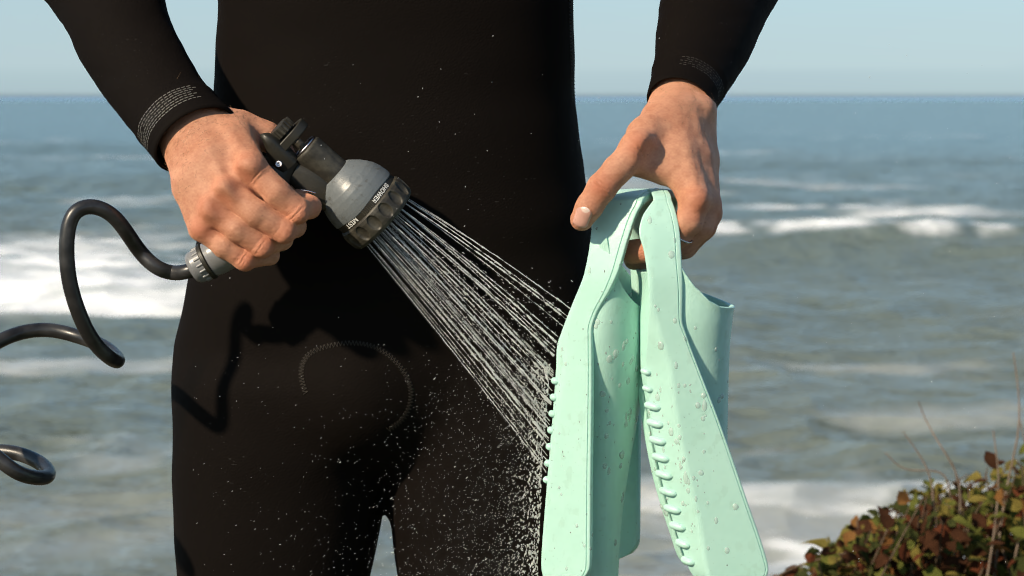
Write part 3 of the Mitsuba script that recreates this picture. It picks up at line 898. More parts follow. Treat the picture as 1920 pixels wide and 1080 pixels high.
# face plate with its holes, and the worn brass peg by the rim
face = dense_revolve([(0, 84.3), (28.2, 84.3), (28.2, 83.0), (0, 83.0)], 1.2, 96)
put(N + '__face_plate', around(face), 'black_plastic', 30)
HOLES = [(r, a + o) for r, n_, o in ((8, 6, .2), (16, 13, .1), (25, 21, .13)) for a in np.arange(n_) * 2 * np.pi / n_]
holes = []
for r, a in HOLES:
    c = trimesh.creation.cylinder(0.8, 0.5, sections=10); c.apply_translation([r * math.cos(a), r * math.sin(a), 84.5]); holes.append(c)
put(N + '__jet_hole', around(cat(holes)), 'grey_plastic', 30)
labels[N + '__jet_hole'] = {'kind': 'stuff'}
peg = trimesh.creation.capsule(4.0, 1.9); peg.apply_translation([0, 0, 86.2]); peg.apply_transform(trimesh.transformations.translation_matrix([27.2, -YS * 4.0, 0]))
put(N + '__peg', around(peg), 'brass', 40)
# back of the barrel: grey pin, black guide and steel spring ring
pin = dense_revolve([(0, -9.0), (3.0, -9), (3.6, -8.4), (3.6, -3.2), (5.0, -2.8), (5.4, -2.0), (5.4, 1.0), (0, 1.0)], .8, 40)
put(N + '__pin', around(pin), 'dusty_black_plastic', 35)
tr = trimesh.creation.torus(11.4, 0.75, major_sections=56, minor_sections=10); tr.apply_translation([0.0, 0.4 * YS, -1.3])
put(N + '__spring_ring', around(tr), 'steel')


def rbox(cx, cy, hx, hy, r=2.0, n=5):
    """A rounded rectangle outline, 4 n points."""
    pts = []
    for sx, sy, a0 in ((1, 1, 0), (-1, 1, 90), (-1, -1, 180), (1, -1, 270)):
        for k in np.linspace(0, 90, n):
            a = math.radians(a0 + k)
            pts.append((cx + sx * (hx - r) + r * math.cos(a), cy + sy * (hy - r) + r * math.sin(a)))
    return np.array(pts)


def limb(rows, seg=40, pw=2.6, n=60):
    """A thick, flattened limb: rows (px, py, Y, half width across in px, half depth in mm)."""
    c = np.array([[*P(a, b, y), w * y / FPX, dp / 1000] for a, b, y, w, dp in rows])
    s = spline(c, n)
    path = s[:, :3]
    t = unit(np.gradient(path, axis=0))
    dpt = np.array([0, 1.0, 0]) - t * t[:, 1:2]; dpt = unit(dpt); w = np.cross(t, dpt)
    a = np.arange(seg) * 2 * np.pi / seg
    ca, sa = np.cos(a), np.sin(a)
    ca, sa = np.sign(ca) * np.abs(ca) ** (2 / pw), np.sign(sa) * np.abs(sa) ** (2 / pw)
    rings = path[:, None] + s[:, 3, None, None] * ca[None, :, None] * w[:, None] + s[:, 4, None, None] * sa[None, :, None] * dpt[:, None]
    endcap = lambda r, f: r.mean(0) + (r - r.mean(0)) * f
    rings = np.concatenate([[endcap(rings[0], .6), endcap(rings[0], .9)], rings, [endcap(rings[-1], .9), endcap(rings[-1], .6)]])
    return loft(rings)


# grip: from the valve body down through the fist to the hose end
grip = limb([(545, 292, 1.770, 27, 13), (525, 318, 1.770, 33, 14), (500, 355, 1.768, 34, 14.5), (476, 398, 1.768, 33, 14.5), (455, 435, 1.767, 31, 14), (438, 462, 1.766, 30, 14)])
put(N + '__grip', grip, 'black_plastic', 60)
neck = limb([(552, 322, 1.770, 22, 11), (578, 338, 1.771, 30, 12.5), (606, 362, 1.773, 31, 13), (628, 378, 1.775, 22, 12)], pw=3.2)
put(N + '__neck', neck, 'black_plastic', 60)
lever = limb([(588, 366, 1.770, 5, 7), (584, 384, 1.768, 7, 9), (570, 408, 1.766, 8, 9.5), (548, 440, 1.766, 8, 9.5), (528, 468, 1.767, 6, 9)], pw=3.5)
put(N + '__trigger', lever, 'black_plastic', 60)
lug = limb([(565, 356, 1.752, 1.2, 1.2), (578, 358, 1.7515, 1.6, 1.4), (592, 362, 1.752, 1.2, 1.2)])
put(N + '__trigger_pin', lug, 'steel', 60)
# flow-control head: thumb rest, ribbed wheel, arched bracket, screw
rest = limb([(490, 253, 1.757, 3, 4), (496, 256, 1.757, 8, 8), (507, 266, 1.759, 14, 11), (520, 284, 1.763, 21, 13), (538, 306, 1.768, 24, 13.5)], pw=3.0)
put(N + '__thumb_rest', rest, 'black_plastic', 60)
WC = P(528, 243, 1.766)
wheel = revolve([(0, -4.6), (8.0, -4.6), (9.4, -4.0), (9.7, -3.2), (9.7, 3.4), (9.0, 4.4), (0, 4.4)], 72)
wheel.apply_scale(.001)
put(N + '__flow_wheel', place(wheel, WC, ND, NXC), 'black_plastic', 35)
for a in np.arange(0, 360, 20):
    b = trimesh.creation.box([2.4, 1.7, 7.4]); b.apply_translation([9.9, 0, 0]); b.apply_transform(trimesh.transformations.rotation_matrix(math.radians(a), [0, 0, 1])); b.apply_scale(.001)
    put(N + '__flow_wheel__rib', place(b, WC, ND, NXC), 'dusty_black_plastic', False)
AC = WC + ND * .0095 + NX * .0028
pts = [(-9.0, -33), (-13.0, -22), (-13.6, -10)] + arc((0, 0), 13.6, math.pi * .98, .02, 17) + [(12.6, -10), (13.2, -20), (11.0, -30)]
pp = spline(np.array([[x, y, 0] for x, y in pts]), 70)
tt, nn, bb = frames(pp, [0, 0, 1])
prof = rbox(0, 0, 4.0, 1.6, 1.1)
rings = np.array([pp[i] + prof[:, :1] * np.array([0, 0, 1.0]) + prof[:, 1:] * unit(np.cross(tt[i], [0, 0, 1.0])) for i in range(len(pp))])
arch = loft(rings); arch.apply_scale(.001)
M = np.eye(4); M[:3, 0], M[:3, 1], M[:3, 2], M[:3, 3] = NXC * -1, NX, ND, AC
arch.apply_transform(M); arch.fix_normals()
put(N + '__bracket', arch, 'black_plastic', 40)
sp = place(revolve(np.array([(0, 0), (4.2, 0), (4.2, 8), (3.4, 9.5), (3.4, 16), (0, 16)]) * .001, 24), WC + ND * .004, ND)
put(N + '__stem', sp, 'black_plastic', 35)
SC = P(522.5, 307.5, 1.7515)
scr = revolve(np.array([(0, -1.0), (1.1, -1.0), (1.2, 0.2), (1.5, .5), (2.5, .5), (2.9, .1), (2.9, -3.0), (0, -3.0)]) * .001, 30)
put(N + '__screw', place(scr, SC, [-.12, -1, .15]), 'steel', 35)

# ------------------------------------------------------------------ hose with its connector
H = 'garden_hose'
tag(H, 'coiled black rubber hose with grey connector, looping out to the left of the fist', 'hose')
scene['hose_rubber'] = {'type': 'principled', 'base_color': proc(lambda p, n, uv: mix((0.012, 0.012, 0.013), (0.036, 0.036, 0.038), smoothstep(.35, .75, fbm(p.x * 60, p.y * 60, p.z * 60, 5)))),
                        'roughness': proc(lambda p, n, uv: 0.22 + 0.25 * fbm(p.x * 120, p.y * 120, p.z * 40, 4)), 'specular': 0.5}
coil = [(372, 503, 1.766), (350, 509, 1.766), (322, 511, 1.774), (296, 502, 1.768), (268, 478, 1.770), (241, 441, 1.758), (214, 407, 1.747), (188, 391, 1.740), (163, 388, 1.736), (142, 398, 1.733), (129, 424, 1.731),
        (125, 470, 1.730), (130, 525, 1.731), (146, 582, 1.735), (170, 632, 1.744), (198, 664, 1.760), (216, 676, 1.778), (220, 674, 1.798), (208, 660, 1.822), (182, 644, 1.844), (140, 629, 1.860), (92, 619, 1.864), (48, 622, 1.860),
        (4, 637, 1.847), (-40, 668, 1.827), (-68, 712, 1.802), (-74, 762, 1.777), (-52, 812, 1.757), (-14, 850, 1.744), (30, 884, 1.744), (64, 895, 1.757), (88, 893, 1.777), (86, 878, 1.800), (60, 860, 1.820), (20, 848, 1.830), (-30, 850, 1.834),
        (-90, 880, 1.822), (-150, 940, 1.792), (-180, 1010, 1.752), (-160, 1090, 1.722), (-120, 1180, 1.702), (-150, 1330, 1.702), (-210, 1600, 1.682), (-260, 2200, 1.652), (-300, 2600, 1.622)]
hp = spline([P(*c) for c in coil], 420)
put(H + '__tube', tube(hp, .0063, 28), 'hose_rubber')
CA, CB = P(439, 462, 1.766), P(355, 508, 1.766)
CD = unit(CB - CA)
sl = dense_revolve([(0, -3), (14.5, -3), (15.4, 0), (15.9, 6), (16.0, 13), (15.6, 20), (14.9, 23.6), (14.0, 24.4), (0, 24.4)], 1.0, 96); sl.apply_scale(.001)
CX = unit(-np.array([0, 1.0, 0]) + CD * CD[1])
put(H + '__connector', place(sl, CA, CD, CX), 'light_grey_plastic', 35)
ori = revolve([(0, 24.2), (15.4, 24.2), (16.2, 24.8), (16.2, 27.4), (15.4, 28.0), (0, 28)], 80); ori.apply_scale(.001)
put(H + '__connector__seal', place(ori, CA, CD, CX), 'black_plastic', 35)
nut = revolve([(0, 27.8), (13.8, 27.8), (14.2, 28.4), (14.0, 36.5), (13.4, 38.4), (11.6, 40.4), (8.8, 41.2), (0, 41.2)], 96); nut.apply_scale(.001)
put(H + '__nut', place(nut, CA, CD, CX), 'light_grey_plastic', 30)
for a in np.arange(0, 360, 22.5):
    b = trimesh.creation.capsule(7.0, 1.25, count=[8, 8]); b.apply_translation([14.0, 0, 29.0]); b.apply_transform(trimesh.transformations.rotation_matrix(math.radians(a), [0, 0, 1])); b.apply_scale(.001)
    put(H + '__nut__rib', place(b, CA, CD, CX), 'light_grey_plastic')
# ------------------------------------------------------------------ the two swim fins
def on_plane(px, py, P0, nrm):
    d = FW + (px - 960) / FPX * RT - (py - 540) / FPX * UPV
    return CAM + d * (np.dot(P0 - CAM, nrm) / np.dot(d, nrm))


def rounded(poly, rad, n=4):
    """poly (k, 2) corner points, rad (k,) -> every corner as a short curve of n + 1 points (same count for every ring)."""
    out = []
    k = len(poly)
    for i in range(k):
        a, b, c = poly[i - 1], poly[i], poly[(i + 1) % k]
        la, lc = np.linalg.norm(a - b), np.linalg.norm(c - b)
        p = b + (a - b) * min(rad[i] / max(la, 1e-9), .45); q = b + (c - b) * min(rad[i] / max(lc, 1e-9), .45)
        for t in np.linspace(0, 1, n + 1):
            out.append((1 - t) ** 2 * p + 2 * t * (1 - t) * b + t * t * q)
    return np.array(out)


def itp(rows):
    """rows (py, value): smooth interpolation down the picture."""
    from scipy.interpolate import PchipInterpolator as PI
    r = np.array(sorted(rows), float)
    f = PI(r[:, 0], r[:, 1])
    return lambda y: f(np.clip(y, r[0, 0], r[-1, 0]))


class Fin:
    def __init__(self, P0, v, W, left, right, ridge, deep, seam, lean, ytop, yend, rise, tilt=0.0):
        self.P0, self.v, self.W = P0, unit(v), W
        self.n = unit(self.v + np.array([0, 0, tilt]))
        self.L, self.R, self.G, self.D, self.S, self.N = itp(left), itp(right), itp(ridge), itp(deep), itp(seam), itp(lean)
        self.ytop, self.yend, self.rise = ytop, yend, rise

    def pt(self, px, py, v=0.0, lean=0.0):
        return on_plane(px, py, self.P0 + self.v * lean, self.n) + self.v * v

    def section(self, y, o, w, far=False):
        """One ring of the band: row y of the picture, moved by o, w = the direction into its thickness."""
        A, B = self.pt(self.L(y), y, 0, self.N(y) / 1000), self.pt(self.R(y), y, 0, self.N(y) / 1000)
        u = B - A; wd = np.linalg.norm(u); u /= wd
        g = np.clip((self.G(y) - self.L(y)) / (self.R(y) - self.L(y)), .02, .9) * wd
        d0, se, th = self.D(y) / 1000, self.S(y) / 1000, .0078
        c = np.array([[0, d0], [g, 0.0], [wd - se - .0005, 0.0], [wd - se, .0011], [wd - se + .0005, .0002], [wd - .0002, .0006], [wd, .0030], [wd - .0004, th - .001], [wd - .002, th], [g + .004, th], [.004, d0 + .0068]])
        r = np.array([.0022, .0035, .0003, .0003, .0003, .0016, .0016, .0012, .001, .004, .003])
        q = rounded(c, r)
        return A + o + q[:, :1] * u + q[:, 1:] * w

    def band(self):
        ys = np.r_[np.linspace(self.yend, self.ytop + 60, 70), np.linspace(self.ytop + 60, self.ytop, 16)[1:]]
        rings = []
        for y in ys:
            rings.append(self.section(y, 0 * self.v, self.v))
        nt = self.N(self.ytop) / 1000
        half = self.W / 2 - nt
        z = np.array([0, 0, 1.0])
        for f in np.linspace(0, np.pi, 25)[1:-1]:
            o = self.v * (half * (1 - np.cos(f))) + z * self.rise * np.sin(f)
            w = unit(self.v * np.cos(f) * self.rise - z * np.sin(f) * half)
            rings.append(self.section(self.ytop, o, w))
        for y in ys[::-1]:
            rings.append(self.section(y, self.v * (self.W - 2 * self.N(y) / 1000), -self.v, True))
        shrink = lambda r, f: r.mean(0) + (r - r.mean(0)) * f
        rings = [shrink(rings[0], .7), shrink(rings[0], .93)] + rings + [shrink(rings[-1], .93), shrink(rings[-1], .7)]
        return loft(np.array(rings))

    def pocket(self, PL, PR, rim, ybot, lip=.0015, thick=.0050, pw=2.25, v0=((500, 3), (2000, 3))):
        """The foot pocket: a hollow tube between the bands; rim(theta) is the picture row of its edge, theta = 0 the instep side, 90 degrees the near side."""
        PL, PR = itp(PL), itp(PR)
        v0 = itp(v0)
        th = np.arange(120) * 2 * np.pi / 120
        ct, st = np.cos(th), np.sin(th)
        ct, st = np.sign(ct) * np.abs(ct) ** (2 / pw), np.sign(st) * np.abs(st) ** (2 / pw)
        y0 = np.array([rim(t) for t in th])

        rings = []
        for f in np.linspace(0, 1, 70):
            ys = ybot + (y0 - ybot) * f
            flare = -lip * np.exp(-((y0 - ys) / 9.0) ** 2)
            rings.append(ring_fast(self, PL, PR, ys, flare, ct, st, v0))
        for k, (dy, ins) in enumerate(((-1.6, .0006), (-2.2, .0018), (-1.4, .0032), (0.8, .0042))):
            rings.append(ring_fast(self, PL, PR, y0 + dy, np.full(len(th), ins - lip), ct, st, v0))
        for f in np.linspace(0.02, .62, 24):
            rings.append(ring_fast(self, PL, PR, y0 + (ybot - y0) * f, np.full(len(th), thick), ct, st, v0))
        return loft(np.array(rings))


def ring_fast(fin, PL, PR, ys, inset, ct, st, v0):
    l, r = PL(ys), PR(ys)
    A = np.array([fin.pt(a, y, fin.W / 2) for a, y in zip(l, ys)]); B = np.array([fin.pt(b, y, fin.W / 2) for b, y in zip(r, ys)])
    c = (A + B) / 2; a = np.linalg.norm(B - A, axis=1) / 2; u = (B - A) / (2 * a[:, None])
    return c + u * ((a - inset) * ct)[:, None] - fin.v * ((fin.W / 2 - v0(ys) / 1000 - inset) * st)[:, None]


FIN_A = Fin(P(1160, 480, 1.7045), [.42, .907, 0], .114,
            left=[(365, 1114), (400, 1109), (440, 1105), (510, 1095), (570, 1070), (625, 1045), (650, 1036), (700, 1033), (790, 1026), (890, 1019), (1000, 1014), (1060, 1011), (1085, 1014), (1096, 1024)],
            right=[(365, 1208), (385, 1201), (400, 1193), (450, 1176), (510, 1158), (545, 1142), (590, 1117), (620, 1108.5), (700, 1109), (900, 1107), (1050, 1106), (1066, 1105), (1080, 1098), (1090, 1086), (1096, 1070)],
            ridge=[(365, 1142), (560, 1080), (620, 1062), (660, 1060), (760, 1047), (880, 1030), (960, 1021), (1060, 1015), (1096, 1030)],
            deep=[(365, 1.0), (560, 1.5), (640, 7), (800, 9), (900, 8), (1000, 5), (1096, 3)],
            seam=[(365, 4.4), (480, 5.0), (590, 3.0), (640, 2.6), (1000, 3.2), (1096, 3)],
            lean=[(365, 13), (420, 7), (470, 3), (540, 0), (1100, 0)], ytop=378, yend=1096, rise=.0085)
FIN_B = Fin(P(1240, 480, 1.689), [-.10, .995, 0], .092,
            left=[(360, 1240), (380, 1221), (410, 1202), (435, 1197), (470, 1206), (520, 1213), (570, 1216), (640, 1214.5), (690, 1214), (760, 1222), (830, 1232), (900, 1245), (970, 1263), (1040, 1286), (1080, 1300), (1096, 1312)],
            right=[(360, 1252), (380, 1262), (410, 1271), (440, 1276), (490, 1279), (540, 1281), (600, 1280), (625, 1287), (690, 1311), (780, 1346), (850, 1371), (940, 1402), (1045, 1437), (1066, 1442), (1080, 1440), (1090, 1425), (1096, 1400)],
            ridge=[(360, 1230), (560, 1222), (620, 1235), (680, 1254), (740, 1262), (870, 1285), (980, 1310), (1080, 1327), (1096, 1335)],
            deep=[(360, 1), (560, 1.5), (640, 9), (720, 17), (900, 19), (1096, 17)],
            seam=[(360, 4.6), (480, 4.6), (580, 3.0), (640, 2.2), (1000, 2.8), (1096, 2.6)],
            lean=[(360, 24), (420, 10), (470, 4), (540, 0), (1100, 0)], ytop=376, yend=1096, rise=.0085)


def mint_fn(p, n, uv):
    t = fbm(p.x * 28, p.y * 28, p.z * 28, 5)
    scuff = smoothstep(.60, .70, fbm(p.x * 170, p.y * 170, p.z * 90, 5)) * smoothstep(.42, .62, fbm(p.x * 24 + 7, p.y * 24, p.z * 18, 3))
    speck = smoothstep(.84, .89, noise(p.x * 480, p.y * 480, p.z * 480)) * smoothstep(.45, .6, fbm(p.x * 40, p.y * 40, p.z * 40, 3))
    c = mix((0.36, 0.61, 0.525), (0.425, 0.665, 0.59), t)
    c = mix(c, (0.20, 0.29, 0.19), 0.14 * scuff + 0.22 * speck)
    return c


scene['mint_rubber'] = {'type': 'bumpmap', 'arbitrary': proc(lambda p, n, uv: fbm(p.x * 260, p.y * 260, p.z * 260, 3) + 0.4 * noise(p.x * 900, p.y * 900, p.z * 900), eps=3e-4), 'scale': 0.00022,
                        'nested': {'type': 'principled', 'base_color': proc(mint_fn), 'roughness': proc(lambda p, n, uv: 0.26 + 0.22 * fbm(p.x * 60, p.y * 60, p.z * 60, 3)), 'specular': 0.42}}
band_a, band_b = FIN_A.band(), FIN_B.band()


def rim_a(t):
    c, s = 1 - math.cos(t), math.sin(t)
    near = 588 - 140 * min(c, 1.0) ** 1.08 + 52 * max(c - 1, 0)
    far = float(np.interp(c, [0, .5, 1.0, 1.7, 2.0], [588, 588, 580, 530, 500]))
    k = np.clip(.5 + s * 1.2, 0, 1)
    return far * (1 - k) + near * k


def rim_b(t):
    c, s = 1 - math.cos(t), math.sin(t)
    near = float(np.interp(c, [0, .3, .5, .75, 1.0, 1.3, 2], [583, 581, 578, 566, 540, 490, 520]))
    far = float(np.interp(c, [0, 1, 1.5, 2.0], [583, 553, 535, 515]))
    k = np.clip(.5 + s * 1.2, 0, 1)
    return far * (1 - k) + near * k


pocket_a = FIN_A.pocket([(440, 1100), (560, 1072), (640, 1047), (700, 1042), (900, 1030), (1080, 1022), (1300, 1010)],
                        [(440, 1172), (560, 1169), (590, 1168), (660, 1163), (760, 1145), (830, 1135), (930, 1120), (1020, 1110), (1080, 1107), (1300, 1100)], rim_a, 1290, v0=((440, 3), (600, 3), (680, 8), (780, 20), (900, 29), (1080, 36), (1300, 40)))
pocket_b = FIN_B.pocket([(440, 1205), (560, 1218), (640, 1219), (700, 1220), (760, 1228), (830, 1240), (900, 1256), (970, 1276), (1080, 1316), (1300, 1400)],
                        [(440, 1390), (560, 1392), (590, 1393), (650, 1388), (750, 1385), (830, 1384), (930, 1388), (1080, 1400), (1300, 1470)], rim_b, 1290, v0=((440, 3), (580, 3), (680, 9), (780, 16), (900, 22), (1080, 28), (1300, 32)))
FIN_KEYS = []
for fin, bm, pm, lab in ((FIN_A, band_a, pocket_a, 'mint green swim fin under the thumb, struck by the spray, shaded foot pocket facing right'),
                         (FIN_B, band_b, pocket_b, 'mint green swim fin beside the knuckles, ribbed edge in view, foot opening at upper right')):
    key = new_key('swim_fin'); FIN_KEYS.append(key)
    tag(key, lab, 'swim fin', 'pair of swim fins held by their straps')
    put(key + '__rail_and_strap', bm, 'mint_rubber', 50)
    put(key + '__foot_pocket', pm, 'mint_rubber', 50)


def rib(fin, y, f0, f1, r, far=False, sag=.0):
    """A rounded grip bar lying across the bevelled edge of the band."""
    A, G = fin.pt(fin.L(y), y) + fin.v * fin.D(y) / 1000, fin.pt(fin.G(y), y)
    if far:
        A, G = A + fin.v * (fin.W - 2 * fin.D(y) / 1000), G + fin.v * fin.W
    a, b = A + (G - A) * f0, A + (G - A) * f1 - [0, 0, sag]
    nrm = unit(np.cross(G - A, [0, 0, 1.0])); nrm = nrm if nrm[1] < 0 else -nrm
    c = np.array([a + unit(a - b) * r * .6, a, (a + b) / 2 + nrm * r * .25, b, b + unit(b - a) * r * .5])
    s = spline(c, 9)
    rr = r * np.array([.25, .8, 1, 1, 1, 1, .95, .7, .2])
    return tube(s, rr, 12)


for y in np.arange(716, 905, 31.0):
    put(FIN_KEYS[0] + '__grip_rib', rib(FIN_A, y, -.04, .40, .0030), 'mint_rubber')
for i, y in enumerate(np.arange(700, 1085, 32.5)):
    put(FIN_KEYS[1] + '__grip_rib', rib(FIN_B, y, -.08, .40 if i > 1 else .2, .0031 if i > 1 else .0024, sag=.0015), 'mint_rubber')
# ------------------------------------------------------------------ the water: jets, flying drops, drops on the fins
scene['clear_water'] = {'type': 'thindielectric', 'int_ior': 1.40, 'ext_ior': 1.0}
scene['aerated'] = {'type': 'principledthin', 'base_color': {'type': 'rgb', 'value': [0.86, 0.87, 0.87]}, 'roughness': 0.25, 'diff_trans': 1.0, 'eta': 1.33}
scene['spray_water'] = {'type': 'blendbsdf', 'weight': 0.7, 'a': {'type': 'ref', 'id': 'clear_water'}, 'b': {'type': 'ref', 'id': 'aerated'}}
W = 'water_spray'
tag(W, 'fan of fine water jets from the hose nozzle hitting the edge of a swim fin', 'water spray')
r60 = np.random.default_rng(60)
NY = np.cross(ND, NXC)
ends = []
for r, a in HOLES:
    x, y = r * math.cos(a), r * math.sin(a)
    c, d = YS * y / 25, x / 25
    s = NA + ND * .0848 + NXC * x * .001 + NY * y * .001
    c2 = np.clip(c + r60.normal(0, .015), -1.05, 1.05)
    ex, ey = np.interp(c2, [-1, -.4, 0, .4, 1], [1013, 1022, 1030, 1040, 1066]), np.interp(c2, [-1, 0, 1], [886, 745, 578])
    e = P(float(FIN_A.L(ey)) + 5, ey, 1.762 - .010 * d + r60.normal(0, .003))
    ends.append(e)
    n = 110
    t = np.linspace(0, 1, n)
    L = np.linalg.norm(e - s)
    path = s + (e - s) * t[:, None] + np.array([0, 0, 1.0]) * (.010 * t * (1 - t))[:, None]
    k = r60.uniform(0, 100)
    wob = np.stack([meshkit.noise(np.stack([t * 22 + k, t * 0 + q, t * 0], -1), 60) - .5 for q in (0, 3, 7)], 1)
    path += wob * (.0006 * t)[:, None]
    bead = meshkit.noise(np.stack([t * 55 + k, t * 0, t * 0], -1), 61)
    rad = .00026 * r60.uniform(.6, 1.5) * (1 + .35 * t)
    fine = meshkit.noise(np.stack([t * 170 + k, t * 0 + 3, t * 0], -1), 62)
    prof = rad * np.clip(1 + (.5 + 1.9 * t) * (bead - .5) + (.3 + 1.2 * t) * (fine - .5), .12, 1.9)
    put(W + '__jet', tube(path, prof, 7), 'spray_water')
ends = np.array(ends)


def drops_mesh(pos, size, stretch, direc, sub=1):
    base = trimesh.creation.icosphere(subdivisions=sub, radius=1.0)
    V, F = np.array(base.vertices), np.array(base.faces)
    d = unit(direc)
    a = unit(np.cross(d, np.where(np.abs(d[:, :1]) < .8, [[1.0, 0, 0]], [[0, 1.0, 0]]))); b = np.cross(d, a)
    v = pos[:, None] + size[:, None, None] * (V[None, :, :1] * a[:, None] + V[None, :, 1:2] * b[:, None] + V[None, :, 2:] * d[:, None] * stretch[:, None, None])
    f = F[None] + (np.arange(len(pos)) * len(V))[:, None, None]
    return trimesh.Trimesh(v.reshape(-1, 3), f.reshape(-1, 3), process=False)


n = 3900
u = r60.random(n)
py = 1100 - 420 * r60.random(n) ** 1.35
lim = FIN_A.L(py) - 3
spread = np.interp(py, [640, 800, 900, 1100], [60, 110, 120, 150])
px = lim - spread * np.abs(r60.normal(0, 1, n)) ** 1.4
wide = r60.random(n) < .05
px = np.where(wide, r60.uniform(360, 1005, n), px); py = np.where(wide, r60.uniform(640, 1095, n), py)
pos = np.array([P(a, b, y) for a, b, y in zip(px, py, np.where(lim - px < 90, r60.uniform(1.757, 1.80, n), r60.uniform(1.68, 1.79, n)))])
near = np.exp(-((lim - px) / 45) ** 2)
size = .00011 + .00014 * r60.random(n) ** 2 + .00010 * near + .00050 * near * r60.random(n) ** 3 + .0003 * (r60.random(n) < .012)
dirs = np.stack([r60.normal(.75, .3, n) * (1 - near) + near * r60.normal(.1, .3, n), r60.normal(0, .3, n), r60.normal(.55, .3, n) * (1 - near) + near], 1)
put(W + '__flying_drops', drops_mesh(pos, size, r60.uniform(1.2, 3.4, n), dirs), 'spray_water')
labels[W + '__flying_drops'] = {'kind': 'stuff'}
# fine breakup along the jets, stray specks in the air
m = 1500
k = r60.integers(0, len(ends), m); t = r60.random(m) ** .55
sp = NA + ND * .0848
pos = sp + (ends[k] - sp) * t[:, None] + r60.normal(0, 1, (m, 3)) * (.0085 * t)[:, None] 
pos[:, 1] = np.where(t > .6, np.maximum(pos[:, 1], 1.757), pos[:, 1])
q = (pos - CAM) / ((pos - CAM) @ FW)[:, None]
ok = 960 + FPX * q[:, 0] < FIN_A.L(540 - FPX * (q @ UPV)) - 2
pos, k, m = pos[ok], k[ok], int(ok.sum())
put(W + '__jet_mist', drops_mesh(pos, .00014 + .00026 * r60.random(m) ** 2, r60.uniform(1.2, 4.0, m), (ends[k] - sp) + r60.normal(0, .02, (m, 3)), 1), 'spray_water')
labels[W + '__jet_mist'] = {'kind': 'stuff'}
m = 130
pos = np.array([P(a, b, y) for a, b, y in zip(r60.uniform(360, 1900, m), r60.uniform(60, 1060, m), r60.uniform(1.62, 1.80, m))])
put(W + '__stray_drops', drops_mesh(pos, .00016 + .00022 * r60.random(m) ** 2, r60.uniform(1, 3, m), r60.normal(0, 1, (m, 3)), 1), 'spray_water')
labels[W + '__stray_drops'] = {'kind': 'stuff'}

# drops sitting on the rubber
def beads(fin_mesh, n, weight, seed, smin_, smax_):
    r = np.random.default_rng(seed)
    pts, fi = trimesh.sample.sample_surface(fin_mesh, 40000, seed=seed)
    nr = fin_mesh.face_normals[fi]
    to = unit(CAM - pts)
    pix = np.stack([960 + FPX * (pts[:, 0]) / ((pts - CAM) @ FW), 540 - FPX * ((pts - CAM) @ UPV) / ((pts - CAM) @ FW)], 1)
    w = weight(pix) * ((nr * to).sum(1) > .12)
    j = r.choice(len(pts), n, replace=False, p=w / w.sum())
    base = trimesh.creation.icosphere(subdivisions=2, radius=1.0)
    V, F = np.array(base.vertices), np.array(base.faces)
    vs, fs = [], []
    for q, i in enumerate(j):
        s = smin_ + (smax_ - smin_) * r.random() ** 2.4
        dn = np.array([0, 0, -1.0]); z = nr[i]; x = unit(dn - z * np.dot(dn, z)); y = np.cross(z, x)
        long = r.uniform(1.0, 1.5) if r.random() > .14 else r.uniform(1.8, 3.0)
        tail = 1 - .45 * (long > 1.6) * np.clip(-V[:, 0], 0, 1)
        v = pts[i] + s * (V[:, :1] * x * long + V[:, 1:2] * y * tail[:, None] + V[:, 2:] * z * .48)
        v += (meshkit.noise(V * 2 + q * 5, seed)[:, None] - .5) * s * .35 * (V[:, :1] * x + V[:, 1:2] * y)
        vs.append(v); fs.append(F + q * len(V))
    return trimesh.Trimesh(np.vstack(vs), np.vstack(fs), process=False)


box = lambda pix, a, b, c, d: ((pix[:, 0] > a) & (pix[:, 0] < c) & (pix[:, 1] > b) & (pix[:, 1] < d)).astype(float)
wa = lambda p: box(p, 1110, 590, 1216, 900) * 1.0 + box(p, 1150, 480, 1216, 580) * .8 + .10
wb = lambda p: box(p, 1214, 700, 1330, 1000) * 1.0 + box(p, 1290, 600, 1370, 800) * .6 + .25
bead_mesh = cat([beads(pocket_a, 190, wa, 1, .0004, .0027), beads(band_a, 90, lambda p: .3 + box(p, 1000, 640, 1060, 900), 2, .0004, .0014), beads(band_b, 210, wb, 3, .0004, .0026), beads(pocket_b, 100, wb, 4, .0004, .0022)])
scene['bead_water'] = {'type': 'ref', 'id': 'clear_water'}
del scene['bead_water']
scene['drop_gloss'] = {'type': 'principled', 'base_color': {'type': 'rgb', 'value': [0.75, 0.86, 0.82]}, 'roughness': 0.13, 'specular': 1.0, 'clearcoat': 1.0, 'clearcoat_gloss': 0.93}
scene['drop_water'] = {'type': 'blendbsdf', 'weight': 0.22, 'a': {'type': 'ref', 'id': 'clear_water'}, 'b': {'type': 'ref', 'id': 'drop_gloss'}}
put('water_drops', bead_mesh, 'drop_water')
tag('water_drops', 'small clear water drops beaded all over the two mint green swim fins', 'water drops', kind='stuff')
# ------------------------------------------------------------------ the coastal shrubs at the cliff edge, lower right
r70 = np.random.default_rng(70)
TOPROW = ([1400, 1450, 1500, 1560, 1600, 1640, 1700, 1760, 1820, 1880, 1920, 2000, 2150, 2400], [1160, 1128, 1088, 1042, 1010, 985, 956, 924, 906, 886, 858, 832, 812, 805])


def leaf_mesh(w, L, cup, curl, seed):
    r = np.random.default_rng(seed)
    ts = np.linspace(0, 1, 6)
    half = w * np.array([.10, .72, 1.0, .92, .62, .06]) * r.uniform(.80, 1.15, 6)
    v = []
    for t, h in zip(ts, half):
        z = curl * t * t + r.normal(0, .0022)
        v += [(-h, L * t, z + cup * h), (0, L * t * 1.0, z), (h * r.uniform(.85, 1.1), L * t, z + cup * h)]
    m = quads(np.array(v), grid_faces(6, 3, False))
    return m


